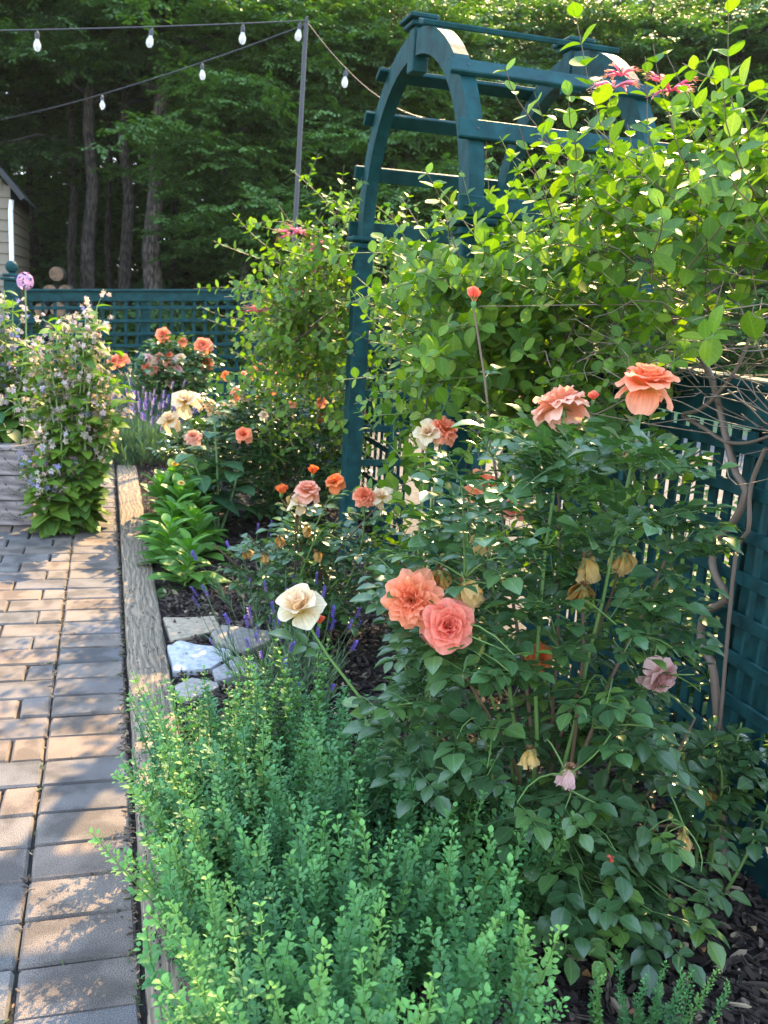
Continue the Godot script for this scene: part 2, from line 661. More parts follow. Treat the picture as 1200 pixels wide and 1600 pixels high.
func make_mulch() -> void:
	var g := Geo.new()
	for q in [[Vector3(0.024, 0.003, 0.0055), 0.0], [Vector3(0.014, 0.003, 0.004), 0.12]]:
		g.face([Vector3(-q[0].x, 0, 0), Vector3(-q[0].x * 0.4, q[0].y, q[0].z), Vector3(q[0].x * 0.7, q[0].y * 0.4, q[0].z * 0.8), Vector3(q[0].x, 0, q[1] * 0.01), Vector3(q[0].x * 0.5, q[0].y, -q[0].z), Vector3(-q[0].x * 0.7, q[0].y * 0.6, -q[0].z * 0.7)], Vector3.UP)
		g.face([Vector3(-q[0].x, -0.001, 0), Vector3(-q[0].x * 0.4, -q[0].y, q[0].z), Vector3(q[0].x * 0.7, -q[0].y, q[0].z * 0.8), Vector3(q[0].x, -0.001, 0), Vector3(q[0].x * 0.5, -q[0].y, -q[0].z), Vector3(-q[0].x * 0.7, -q[0].y, -q[0].z * 0.7)], Vector3.DOWN)
	var xf := []
	var cols := []
	var keep := []
	for i in 26000:
		var near := i < 19000
		var p := rf(0.8, 4.9) if near else rf(4.5, 9.0)
		var x := rf(0.235, 1.58)
		var s := rf(0.4, 1.25)
		var b := Basis.from_euler(Vector3(gs(0.35), rf(0, TAU), gs(0.3))).scaled_local(Vector3(s, rf(0.6, 1.3), rf(0.5, 1.4)))
		xf.append(Transform3D(b, V(x, rf(0.018, 0.036), p)))
		var q := rf(0.5, 1.3)
		var c := Color(0.035, 0.023, 0.017) if rng.randf() < 0.8 else (Color(0.10, 0.075, 0.055) if rng.randf() < 0.8 else Color(0.30, 0.23, 0.15))
		cols.append(c * q)
	var o := many("mulch", g.mesh(), M.chip, xf, cols, self)
	o.set_meta("label", "dark shredded bark mulch covering the bed")
	# petals that have dropped on the mulch
	var pg := Geo.new()
	pg.petal(Transform3D(Basis(Vector3.RIGHT, -PI / 2), Vector3.ZERO), 0.022, 0.02, 0.3, 0.2, 0.1, Color(1, 1, 1), Color(1, 1, 1), Color(1, 1, 1), 4, 3)
	xf = []
	cols = []
	for i in 90:
		var b := Basis.from_euler(Vector3(gs(0.4), rf(0, TAU), gs(0.4))) * rf(0.7, 1.3)
		xf.append(Transform3D(b, V(rf(0.75, 1.5), 0.045, rf(1.1, 2.6))))
		cols.append([Color(0.62, 0.45, 0.24), Color(0.6, 0.32, 0.2), Color(0.5, 0.44, 0.3), Color(0.4, 0.22, 0.08)][rng.randi() % 4])
	o = many("fallen_petals", pg.mesh(), M.petal, xf, cols, self)
	o.set_meta("label", "faded rose petals fallen on the dark mulch")
	# crumbs and dry bits in the joints and along the timber
	xf = []
	cols = []
	for i in 1500:
		var p := rf(1.0, 7.2)
		var x := 0.064 - absf(gs(0.012))
		if i % 8 == 0:
			x = -0.178 + gs(0.006)
		elif i % 3 == 1 and i % 2 == 0:
			x = rf(-1.0, 0.06)
			p = 0.90 + 0.1505 * (rng.randi() % 42) + gs(0.003)
		var b := Basis.from_euler(Vector3(gs(0.3), rf(0, TAU), gs(0.3))) * rf(0.18, 0.5)
		xf.append(Transform3D(b, V(x, rf(-0.004, 0.004), p)))
		cols.append([Color(0.10, 0.06, 0.04), Color(0.16, 0.10, 0.06), Color(0.05, 0.04, 0.03), Color(0.06, 0.09, 0.03), Color(0.24, 0.17, 0.10)][rng.randi() % 5])
	o = many("path_litter", g.mesh(), M.chip, xf, cols, self)
	o.set_meta("label", "crumbs of bark and dry leaf in the path joints")
	# thin drip hose
	var hose := Geo.new()
	hose.tube(PackedVector3Array([V(1.16, 0.03, 1.95), V(1.13, 0.06, 1.75), V(1.09, 0.07, 1.6), V(1.06, 0.045, 1.48), V(1.06, 0.03, 1.2), V(1.2, 0.03, 0.9)]), 0.011, 0.011, 8, true)
	tag(inst("drip_hose", hose.mesh(), M.metal), "dark watering hose lying under the foreground rose", "hose")

# ------------------------------------------------------------------ lattice fences
# a panel from a to b (x, p), with its face on the side of out
func lattice_fence(label: String, a: Vector2, b: Vector2, y0: float, y1: float, y1b: float, out: Vector2, rails: Array, step: float, posts: Array, group: String) -> Node3D:
	var mid := (a + b) * 0.5
	var o := thing("lattice_fence", label, "fence", V(mid.x, 0, mid.y), group)
	var d := (b - a).normalized()
	var len := a.distance_to(b)
	var dir := Vector3(d.x, 0, -d.y)
	var nrm := Vector3(out.x, 0, -out.y)
	var lift := (y1b - y1) / len
	var along := (dir + Vector3.UP * lift).normalized()
	var turn := Basis(along, nrm.cross(along).normalized(), nrm)
	var flat := Basis(dir, Vector3.UP, nrm) if dir.cross(Vector3.UP).dot(nrm) > 0 else Basis(-dir, Vector3.UP, nrm)
	if turn.determinant() < 0:
		turn = Basis(-along, nrm.cross(-along).normalized(), nrm)
	var c := V(mid.x, 0, mid.y)
	var top := (y1 + y1b) * 0.5
	board("cap_rail", c + Vector3.UP * (top - 0.012), Vector3(len, 0.024, 0.085), M.teal, o, 0.004, turn)
	board("top_board", c + Vector3.UP * (top - 0.074), Vector3(len, 0.10, 0.03), M.teal, o, 0.004, turn)
	board("bottom_board", c + Vector3.UP * (y0 + 0.055), Vector3(len, 0.13, 0.036), M.teal, o, 0.006, flat)
	for r in rails:
		board("rail_slat", c + nrm * 0.0215 + Vector3.UP * (r * top), Vector3(len, 0.034, 0.011), M.teal, o, 0.002, turn)
	var n := int(len / step)
	for i in n:
		var t := (i + 0.5) / n
		var h := y0 + 0.12
		var hi := lerpf(y1, y1b, t) - 0.13
		board("upright_slat", c + dir * (t - 0.5) * len - nrm * 0.005 + Vector3.UP * (h + hi) * 0.5, Vector3(0.034, hi - h, 0.011), M.teal, o, 0.002, flat)
	for q in posts:
		var pc: Vector3 = c + dir * (q - 0.5) * len - nrm * 0.075
		board("post", pc + Vector3.UP * (lerpf(y1, y1b, q) * 0.5 - 0.02), Vector3(0.09, lerpf(y1, y1b, q) + 0.0, 0.09), M.teal, o, 0.006, flat)
	return o

func make_fences() -> void:
	var rails := [0.863, 0.778, 0.690, 0.602, 0.517, 0.434, 0.345, 0.256, 0.17]
	lattice_fence("teal lattice fence in the right foreground under the honeysuckle", Vector2(1.56, 0.6), Vector2(1.56, 3.19), 0.0, 1.245, 1.245, Vector2(-1, 0), rails, 0.062, [0.02, 0.55], "teal lattice fences")
	lattice_fence("teal lattice fence behind the arbor, running on to the back corner", Vector2(1.56, 4.80), Vector2(1.56, 10.38), 0.0, 1.26, 1.30, Vector2(-1, 0), rails, 0.12, [0.33, 0.66], "teal lattice fences")
	lattice_fence("teal lattice fence across the back of the garden", Vector2(-0.80, 10.5), Vector2(2.6, 10.5), 0.02, 1.25, 1.46, Vector2(0, -1), [0.86, 0.76, 0.66, 0.57, 0.47, 0.37, 0.27, 0.17], 0.115, [0.35, 0.7], "teal lattice fences")
	lattice_fence("teal lattice fence left of the ball-topped post", Vector2(-4.0, 10.5), Vector2(-1.02, 10.5), 0.02, 1.22, 1.22, Vector2(0, -1), [0.86, 0.76, 0.66, 0.57, 0.47, 0.37, 0.27, 0.17], 0.115, [0.5], "teal lattice fences")
	# square post with a stepped cap and a ball
	var o := thing("fence_post", "teal square fence post with stepped cap and ball finial", "post", V(-0.91, 0, 10.46))
	board("shaft", V(-0.91, 0.66, 10.46), Vector3(0.15, 1.33, 0.15), M.teal, o, 0.008)
	board("cap", V(-0.91, 1.34, 10.46), Vector3(0.21, 0.03, 0.21), M.teal, o, 0.008)
	board("cap", V(-0.91, 1.375, 10.46), Vector3(0.17, 0.034, 0.17), M.teal, o, 0.012)
	var g := Geo.new()
	var prof := [[0.035, 0.0], [0.03, 0.015]]
	for i in 9:
		var a := -1.1 + i * (PI / 2 + 1.1) / 8.0
		prof.append([0.062 * cos(a) + 0.0005, 0.068 + 0.062 * sin(a)])
	g.lathe(Vector3(0, 1.39, 0), prof, 18)
	inst("ball_finial", g.mesh(), M.teal, o)

# ------------------------------------------------------------------ the arbor
func arch_mesh(r0: float, r1: float, thick: float, a0: float, a1: float, n: int) -> ArrayMesh:
	var g := Geo.new()
	var ring := []
	for i in n + 1:
		var a := lerpf(a0, a1, float(i) / n)
		var e := Vector3(0, sin(a), -cos(a))
		ring.append([e * r0, e * r1])
	for i in n:
		var a: Array = ring[i]
		var b: Array = ring[i + 1]
		var hx := Vector3(thick * 0.5, 0, 0)
		var outd: Vector3 = (a[1] + b[1]).normalized()
		g.face([a[0] - hx, a[1] - hx, b[1] - hx, b[0] - hx], Vector3.LEFT)
		g.face([a[0] + hx, a[1] + hx, b[1] + hx, b[0] + hx], Vector3.RIGHT)
		g.face([a[1] - hx, a[1] + hx, b[1] + hx, b[1] - hx], outd)
		g.face([a[0] - hx, a[0] + hx, b[0] + hx, b[0] - hx], -outd)
	for e in [0, n]:
		var a: Array = ring[e]
		var hx := Vector3(thick * 0.5, 0, 0)
		g.face([a[0] - hx, a[0] + hx, a[1] + hx, a[1] - hx], Vector3(0, -1, 0) if absf(a[0].y) < 0.2 else Vector3(0, 0, 1 if e == 0 else -1))
	return g.mesh()

func make_arbor() -> void:
	var xf := 1.225
	var xb := 1.92
	var pn := 3.245
	var pf := 4.72
	var pm := (pn + pf) * 0.5
	var spring := 1.672
	var o := thing("garden_arbor", "tall teal wooden arbor with round arches and crosswise slats", "arbor", V((xf + xb) * 0.5, 0, pm))
	var r1 := 0.77
	var r0 := 0.672
	for x in [xf, xb]:
		for p in [pn, pf]:
			board("post", V(x, spring * 0.5 - 0.03, p), Vector3(0.088, spring, 0.088), M.teal, o, 0.006)
			board("post_cap", V(x, spring - 0.045, p), Vector3(0.118, 0.03, 0.118), M.teal, o, 0.006)
			board("post_cap", V(x, spring - 0.012, p), Vector3(0.148, 0.026, 0.148), M.teal, o, 0.008)
		for half in 2:
			var m := arch_mesh(r0, r1, 0.058, half * PI / 2 + (0.045 if half else 0.0), (half + 1) * PI / 2 - (0.0 if half else 0.045), 16)
			inst("arch_rib", m, M.teal, o, Transform3D(Basis(), V(x, spring, pm) - o.position))
		# block and stepped cap where the two halves meet
		board("key_block", V(x - 0.002, spring + 0.70, pm + 0.02), Vector3(0.066, 0.17, 0.08), M.teal, o, 0.004)
		board("key_cap", V(x - 0.005, spring + 0.796, pm + 0.03), Vector3(0.09, 0.022, 0.13), M.teal, o, 0.005)
		board("key_cap", V(x - 0.005, spring + 0.818, pm + 0.03), Vector3(0.12, 0.02, 0.17), M.teal, o, 0.005)
	# slats that lie across the arches
	var mid := (xf + xb) * 0.5
	var len := xb - xf + 0.14
	for a in [0.05, 0.387, 0.733, 1.30]:
		for s in [1.0, -1.0]:
			var ang: float = 1.05 if a > 1.0 and s < 0 else a
			var e := Vector3(0, sin(ang), s * cos(ang))
			var t := Basis(Vector3.RIGHT, e, Vector3.RIGHT.cross(e))
			board("cross_slat", V(mid, spring, pm) + e * (r1 + 0.011), Vector3(len, 0.022, 0.07), M.teal, o, 0.004, t)
			for x in [xf, xb]:
				var g := Vector3(x, spring, -pm) + e * (r1 + 0.023)
				inst("screw", boxmesh(Vector3(0.008, 0.003, 0.008), 0.001), M.metal, o, Transform3D(t, g - o.position))
	# side ladders between front and back posts
	for p in [pn, pf]:
		for y in [0.06, 0.30, 0.54, 0.72, 0.90, 1.14, 1.38]:
			board("side_rail", V((xf + xb) * 0.5, y, p), Vector3(xb - xf - 0.09, 0.034, 0.022), M.teal, o, 0.003)
		for x in [xf + 0.21, xf + 0.425]:
			board("side_slat", V(x, 0.72, p - 0.018), Vector3(0.036, 1.40, 0.012), M.teal, o, 0.003)

# ------------------------------------------------------------------ planter, shed, lights
func make_planter() -> void:
	var x1 := -0.397
	var x0 := -1.75
	var p0 := 5.56
	var p1 := 6.55
	var o := thing("planter_box", "raised grey plank planter box at the left edge of the path", "planter", V(-1.0, 0, 6.0))
	for k in 3:
		var y := 0.074 + k * 0.144
		for q in 2:
			board("plank", V((x0 + x1) * 0.5, y, p0 if q == 0 else p1), Vector3(x1 - x0 - 0.004, 0.139, 0.04), M.plank, o, 0.004)
			board("plank", V(x1 - 0.02 if q == 0 else x0 + 0.02, y, (p0 + p1) * 0.5), Vector3(0.04, 0.139, p1 - p0 - 0.05), M.plank, o, 0.004)
	board("cap_board", V((x0 + x1) * 0.5, 0.446, p0 + 0.03), Vector3(x1 - x0 + 0.03, 0.026, 0.12), M.plank, o, 0.004)
	board("cap_board", V(x1 - 0.04, 0.446, (p0 + p1) * 0.5 + 0.05), Vector3(0.115, 0.026, p1 - p0 - 0.05), M.plank, o, 0.004)
	board("soil_fill", V((x0 + x1) * 0.5, 0.2, (p0 + p1) * 0.5), Vector3(x1 - x0 - 0.09, 0.38, p1 - p0 - 0.09), M.soil, o, 0.0)

func make_shed() -> void:
	var x1 := -1.35
	var o := thing("shed", "tan clapboard shed with dark barn roof at the left edge", "shed", V(-3.6, 0, 17.0))
	var eave := 2.58
	var w := 4.6
	for k in 17:
		var y := -0.05 + k * 0.16
		board("clapboard", V(x1 - w * 0.5, y + 0.058, 15.6), Vector3(w, 0.17, 0.03), M.siding, o, 0.002, Basis(Vector3.RIGHT, -0.16))
		board("clapboard", V(x1 - 0.02, y + 0.058, 17.4), Vector3(0.03, 0.17, 3.5), M.siding, o, 0.002, Basis(Vector3.BACK, 0.16))
	board("wall", V(x1 - w * 0.5, 1.3, 17.4), Vector3(w - 0.12, 2.6, 3.5), M.siding, o, 0.0)
	# gable above the eave
	var g := Geo.new()
	var prof := [Vector2(0, 0), Vector2(-0.45, 0.50), Vector2(-0.9, 0.80), Vector2(-2.3, 1.35), Vector2(-3.7, 0.80), Vector2(-4.6, 0)]
	var fr := []
	for q in prof:
		fr.append(V(x1 + q.x, eave + q.y, 15.63) - o.position)
	g.face(fr, Vector3(0, 0, 1))
	inst("gable", g.mesh(), M.siding, o)
	for k in 8:
		var gy := 0.08 + k * 0.16
		var cut := 0.92 * gy if gy < 0.5 else (0.46 + (gy - 0.5) * 1.5 if gy < 0.8 else 0.9 + (gy - 0.8) * 2.55)
		board("clapboard", V(x1 - w * 0.5, eave + gy, 15.6), Vector3(w - 2.0 * cut - 0.1, 0.17, 0.03), M.siding, o, 0.002, Basis(Vector3.RIGHT, -0.16))
	# roof: barn profile that flares at the eave
	var rg := Geo.new()
	var line := [Vector2(0.16, -0.14), Vector2(-0.05, 0.12), Vector2(-0.42, 0.53), Vector2(-0.88, 0.85), Vector2(-2.3, 1.42), Vector2(-3.72, 0.85), Vector2(-4.18, 0.53), Vector2(-4.76, -0.14)]
	for i in line.size() - 1:
		var a: Vector2 = line[i]
		var b: Vector2 = line[i + 1]
		var n := Vector2(-(b - a).y, (b - a).x).normalized()
		if n.y < 0:
			n = -n
		var q := []
		for pp in [15.3, 19.3]:
			q.append([V(x1 + a.x, eave + a.y, pp) - o.position, V(x1 + b.x, eave + b.y, pp) - o.position])
		var up := Vector3(n.x, n.y, 0)
		var th := up * 0.07
		rg.face([q[0][0] + th, q[0][1] + th, q[1][1] + th, q[1][0] + th], up)
		rg.face([q[0][0], q[0][1], q[1][1], q[1][0]], -up)
		rg.face([q[0][0], q[0][1], q[0][1] + th, q[0][0] + th], Vector3(0, 0, 1))
	inst("roof", rg.mesh(), M.shingle, o)
	var dp := Geo.new()
	dp.tube(PackedVector3Array([V(x1 + 0.02, 2.45, 15.5), V(x1 + 0.0, 2.3, 15.53), V(x1 + 0.0, 0.0, 15.53)]), 0.035, 0.035, 8, true)
	inst("downspout", dp.mesh(), M.white, o, Transform3D(Basis(), -o.position))
	var wx := x1 - 0.47
	var win := Node3D.new()
	win.name = "window"
	o.add_child(win)
	win.position = V(wx, 2.02, 15.56) - o.position
	inst("pane", boxmesh(Vector3(0.34, 0.62, 0.02), 0.001), M.pane, win)
	for s in [-1.0, 1.0]:
		inst("frame", boxmesh(Vector3(0.05, 0.72, 0.05), 0.004), M.white, win, Transform3D(Basis(), Vector3(s * 0.195, 0, 0.01)))
		inst("frame", boxmesh(Vector3(0.34, 0.05, 0.05), 0.004), M.white, win, Transform3D(Basis(), Vector3(0, s * 0.335, 0.01)))

func make_logs() -> void:
	var spots := [[-0.52, 0.16, 0.17], [-0.17, 0.15, 0.15], [0.14, 0.14, 0.14], [-0.36, 0.45, 0.16], [-0.03, 0.43, 0.15], [-0.5, 0.74, 0.14], [-0.22, 0.73, 0.15], [-0.34, 1.02, 0.15], [-0.62, 1.0, 0.13], [-0.66, 0.45, 0.14], [-0.08, 0.7, 0.13], [-0.47, 1.27, 0.14], [-0.22, 1.29, 0.13], [-0.36, 1.54, 0.14]]
	var words := ["bottom row, leftmost", "bottom row, second from left", "bottom row, rightmost", "second row, middle", "second row, rightmost", "third row, left", "third row, middle", "fourth row, right", "fourth row, left", "second row, leftmost", "third row, right", "fifth row, left", "fifth row, right", "topmost of the pile"]
	for i in spots.size():
		var s: Array = [spots[i][0] * 0.8 - 0.05, spots[i][1] * 0.93, spots[i][2] * 0.76]
		var o := thing("cut_log", "cut log in the pile beyond the back fence, " + words[i], "log", V(s[0] - 0.33, s[1], 14.3), "logs stacked beyond the back fence")
		var g := Geo.new()
		g.col = Color(0.06, 0.045, 0.035)
		var ln := rf(0.9, 1.1)
		g.tube(PackedVector3Array([Vector3(0, 0, 0), Vector3(0.01, 0.005, -ln * 0.5), Vector3(0, 0, -ln)]), s[2], s[2] * 0.97, 12)
		inst("bark", g.mesh(), M.bark, o)
		var e := Geo.new()
		var ring := []
		for k in 12:
			ring.append(Vector3(cos(TAU * k / 12) * s[2] * 0.93, sin(TAU * k / 12) * s[2] * 0.93, 0.004))
		e.col = grey(rf(0.7, 1.2))
		e.face(ring, Vector3(0, 0, 1))
		inst("cut_end", e.mesh(), M.wood_end, o)

func make_lights() -> void:
	var pole := thing("light_pole", "thin dark pole holding the string lights behind the fence", "pole", V(1.70, 0, 9.3))
	var g := Geo.new()
	g.tube(PackedVector3Array([V(1.70, 0, 9.3), V(1.755, 3.80, 9.3)]), 0.028, 0.022, 8, true)
	inst("shaft", g.mesh(), M.metal, pole, Transform3D(Basis(), -pole.position))
	board("hook", V(1.755, 3.815, 9.3), Vector3(0.02, 0.05, 0.06), M.metal, pole, 0.003)
	var glass := Geo.new()
	glass.lathe(Vector3.ZERO, [[0.004, -0.135], [0.026, -0.125], [0.038, -0.10], [0.041, -0.075], [0.034, -0.045], [0.021, -0.02], [0.019, 0.0]], 12)
	var gm := glass.mesh()
	var sock := Geo.new()
	sock.lathe(Vector3.ZERO, [[0.019, -0.01], [0.024, 0.0], [0.024, 0.05], [0.012, 0.06], [0.006, 0.085]], 10)
	var sm := sock.mesh()
	var fil := Geo.new()
	fil.lathe(Vector3.ZERO, [[0.002, -0.10], [0.012, -0.09], [0.014, -0.06], [0.006, -0.02], [0.006, 0.0]], 8)
	var fm := fil.mesh()
	var runs := [
		["upper string of clear bulbs running left from the pole top", [V(1.755, 3.81, 9.3), V(-3.2, 3.14, 9.6)], 0.035, [0.012, 0.115, 0.277, 0.47], []],
		["lower string of clear bulbs slanting from the pole to the shed", [V(1.755, 3.78, 9.32), V(-1.42, 3.50, 15.2)], 0.07, [0.25, 0.567], []],
		["short string of lights running right from the pole behind the arbor", [V(1.76, 3.80, 9.3), V(3.6, 3.35, 10.6)], 0.22, [0.25], []]]
	for r in runs:
		var o := thing("string_lights", r[0], "string lights", r[1][0], "strings of garden lights")
		var w := Geo.new()
		for k in r[1].size() - 1:
			var pts := path(r[1][k], r[1][k + 1], Vector3(0, -r[2], 0), 13)
			for i in pts.size():
				pts[i] -= o.position
			w.tube(pts, 0.006, 0.006, 5)
			if k == 0:
				for t in r[3]:
					var at: Vector3 = r[1][0].lerp(r[1][1], t) - Vector3(0, r[2] * 4 * t * (1 - t), 0) - o.position - Vector3(0, 0.066, 0)
					var bulb := Node3D.new()
					bulb.name = "bulb"
					o.add_child(bulb, true)
					bulb.position = at
					bulb.rotation = Vector3(gs(0.08), 0, gs(0.08))
					bulb.scale = Vector3.ONE * 0.8
					inst("socket", sm, M.metal, bulb)
					inst("glass", gm, M.bulb, bulb)
					inst("filament", fm, M.plank, bulb)
		inst("cable", w.mesh(), M.metal, o)
# ------------------------------------------------------------------ leaves, petals and flowers
var G := {}
const ROSE_GREEN := [Color(0.078, 0.175, 0.066), Color(0.094, 0.205, 0.072), Color(0.064, 0.150, 0.060), Color(0.110, 0.230, 0.070), Color(0.155, 0.290, 0.062)]
const VINE_GREEN := [Color(0.19, 0.37, 0.05), Color(0.22, 0.40, 0.05), Color(0.14, 0.29, 0.06), Color(0.25, 0.43, 0.05), Color(0.12, 0.25, 0.065), Color(0.30, 0.45, 0.045)]
const HERB_GREEN := [Color(0.088, 0.24, 0.085), Color(0.10, 0.265, 0.09), Color(0.074, 0.205, 0.078), Color(0.12, 0.29, 0.088), Color(0.062, 0.175, 0.072), Color(0.14, 0.30, 0.08)]

func make_shapes() -> void:
	G.rose = []
	for k in 5:
		var g := Geo.new()
		g.col = Color(1.15, 1.15, 0.9)
		var pairs := 2 if k < 4 else 1
		var reach := 0.032 + 0.027 * pairs
		g.tube(PackedVector3Array([Vector3.ZERO, Vector3(0, reach * 0.5, 0.004), Vector3(0, reach, 0)]), 0.0012, 0.0008, 4)
		g.col = Color(1, 1, 1)
		for j in pairs:
			for s in [-1.0, 1.0]:
				var q := 0.85 + 0.15 * j
				var ang := rf(0.85, 1.2)
				var t := leaf_at(Vector3(0, 0.030 + j * 0.027 + rf(-0.002, 0.002), 0), Vector3(s * sin(ang), cos(ang), rf(-0.2, 0.25)), Vector3(s * rf(-0.2, 0.35), 0.1, 1), q)
				g.leaf(t, rf(0.040, 0.050), rf(0.024, 0.031), rf(0.12, 0.4), rf(0.1, 0.7), 8, 0.92, 0.88, [], 0.05)
		g.leaf(leaf_at(Vector3(0, reach, 0), Vector3(rf(-0.1, 0.1), 1, rf(-0.3, 0.1)), Vector3(0, 0, 1)), rf(0.050, 0.060), rf(0.031, 0.039), rf(0.12, 0.4), rf(0.1, 0.7), 8, 0.92, 0.88, [], 0.05)
		G.rose.append(g)
	G.vine = []
	for k in 4:
		var g := Geo.new()
		g.col = Color(1, 1, 1)
		g.leaf(Transform3D(), 1.0, rf(0.58, 0.72), rf(0.08, 0.4), rf(-0.2, 0.55), 6, rf(0.85, 1.05), 0.75)
		G.vine.append(g)
	G.broad = []
	for k in 3:
		var g := Geo.new()
		g.leaf(Transform3D(), 1.0, rf(0.36, 0.44), rf(0.2, 0.4), rf(0.5, 1.0), 8, 1.35, 0.8)
		G.broad.append(g)
	G.heart = []
	for k in 3:
		var g := Geo.new()
		g.leaf(Transform3D(), 1.0, rf(0.62, 0.8), rf(0.1, 0.35), rf(0.5, 1.0), 7, 0.75, 0.7)
		G.heart.append(g)
	# oregano sprigs: pairs of small leaves, tighter and paler at the top
	G.herb = []
	for k in 5:
		var g := Geo.new()
		var h := rf(0.30, 0.42)
		var lean := Vector3(gs(0.05), 0, gs(0.05))
		var pts := path(Vector3.ZERO, Vector3(0, h, 0) + lean, Vector3(gs(0.012), 0, gs(0.012)), 6)
		g.col = Color(1.1, 0.9, 0.7)
		g.tube(pts, 0.0016, 0.0009, 4)
		var n := 16
		for i in n:
			var t := (i + 1.0) / n
			var at := pts[0].lerp(pts[5], t) + (pts[2] - pts[0].lerp(pts[5], 0.4)) * 4.0 * t * (1 - t)
			var size := 0.0265 * (1.0 - 0.42 * pow(t, 2.2)) * rf(0.7, 1.2)
			g.col = Color(1, 1, 1).lerp(Color(1.45, 1.3, 1.0), maxf(0.0, (t - 0.72) / 0.28))
			for s in 2:
				var a := (i % 2) * PI / 2 + s * PI + gs(0.25)
				var d := Vector3(cos(a), rf(0.15, 0.55) + 0.7 * t * t, sin(a))
				g.leaf(leaf_at(at, d, Vector3.UP + rdir() * 0.2), size, size * 0.66, 0.25, 0.5, 4, 0.85, 0.85)
				for w in (3 if i > 1 and i < 15 else 0):
					d = Vector3(cos(a + 0.9 * w - 0.6), rf(0.5, 1.1), sin(a + 0.9 * w - 0.6))
					g.leaf(leaf_at(at + d * rf(0.004, 0.012), d, Vector3.UP + rdir() * 0.5), size * rf(0.5, 0.8), size * 0.42, 0.3, 0.3, 3, 0.85, 0.8)
		G.herb.append(g)
	# lavender: a wiry stalk, narrow leaves low, a purple spike
	G.lavender = []
	for k in 4:
		var g := Geo.new()
		var h := rf(0.36, 0.5)
		var tipp := Vector3(gs(0.05), h, gs(0.05))
		g.col = Color(0.12, 0.20, 0.10)
		g.tube(path(Vector3.ZERO, tipp, Vector3(gs(0.02), 0, gs(0.02)), 5), 0.0014, 0.001, 4)
		for i in 16:
			var a := rf(0, TAU)
			var y := rf(0.02, 0.24)
			g.col = Color(0.12, 0.20, 0.12) * rf(0.7, 1.3)
			g.leaf(leaf_at(tipp * (y / h), Vector3(cos(a) * 0.45, 1, sin(a) * 0.45), Vector3.UP), rf(0.05, 0.09), 0.006, 0.2, 0.2, 3, 1.0, 0.7)
		if k < 3:
			for i in 26:
				var t := i / 25.0
				var a := i * 2.4
				g.col = Color(0.10, 0.06, 0.36).lerp(Color(0.22, 0.14, 0.60), rng.randf())
				g.leaf(leaf_at(tipp + Vector3(0, -0.045 * t + 0.006, 0), Vector3(cos(a), 1.0 - 0.5 * t, sin(a)), Vector3.UP), 0.012, 0.008, 0.3, 0.3, 3)
		G.lavender.append(g)
	# five-petalled star for the borage
	G.star = []
	for k in 3:
		var g := Geo.new()
		for i in 5:
			var a := TAU * i / 5 + k
			g.col = Color(1, 1, 1)
			g.leaf(leaf_at(Vector3.ZERO, Vector3(cos(a), rf(0.1, 0.5), sin(a)), Vector3.UP), 1.0, 0.6, 0.15, 0.2, 4)
		g.col = Color(0.45, 0.55, 0.3)
		for i in 4:
			var a := TAU * i / 4 + k * 0.4
			g.leaf(leaf_at(Vector3(0, -0.15, 0), Vector3(cos(a), -0.55, sin(a)), Vector3.UP), 1.0, 0.3, 0.3, 0.2, 3)
		G.star.append(g)
	# tree leaf sprays: twigs that fan out flat, leaves along both sides
	G.clump = []
	for k in 3:
		var g := Geo.new()
		for w in 6:
			var a := TAU * w / 6 + gs(0.3)
			var d := Vector3(cos(a), rf(-0.25, 0.12), sin(a))
			var ln := rf(0.30, 0.52)
			g.col = Color(0.5, 0.4, 0.4)
			g.tube(PackedVector3Array([Vector3.ZERO, d * ln]), 0.005, 0.002, 3)
			for i in 8:
				var t := 0.25 + 0.75 * i / 7.0
				var side := d.cross(Vector3.UP).normalized() * (1.0 if i % 2 else -1.0)
				g.col = grey(rf(0.85, 1.15))
				g.leaf(leaf_at(d * ln * t + rdir() * 0.02, side * rf(0.6, 1.0) + d * 0.7 + Vector3(0, rf(-0.4, 0.1), 0), Vector3.UP + rdir() * 0.25), rf(0.075, 0.12), rf(0.05, 0.08), 0.2, 0.4, 3, 0.9, 0.8)
		G.clump.append(g)

const PEACH := [Color(0.95, 0.55, 0.10), Color(0.97, 0.31, 0.13), Color(0.97, 0.50, 0.34)]
const PINK := [Color(0.92, 0.42, 0.12), Color(0.95, 0.24, 0.15), Color(0.95, 0.46, 0.38)]
const YELLOW := [Color(0.55, 0.30, 0.05), Color(0.76, 0.55, 0.18), Color(0.80, 0.66, 0.36)]
const SOFT := [Color(0.88, 0.52, 0.16), Color(0.92, 0.45, 0.28), Color(0.93, 0.66, 0.55)]
const CREAM := [Color(0.80, 0.66, 0.22), Color(0.86, 0.76, 0.46), Color(0.88, 0.84, 0.68)]
const ORANGE := [Color(0.85, 0.45, 0.06), Color(0.88, 0.25, 0.06), Color(0.88, 0.35, 0.16)]
const BROWN := [Color(0.30, 0.14, 0.03), Color(0.52, 0.30, 0.06), Color(0.55, 0.38, 0.16)]
const BLUSH := [Color(0.75, 0.55, 0.42), Color(0.82, 0.55, 0.55), Color(0.84, 0.66, 0.68)]

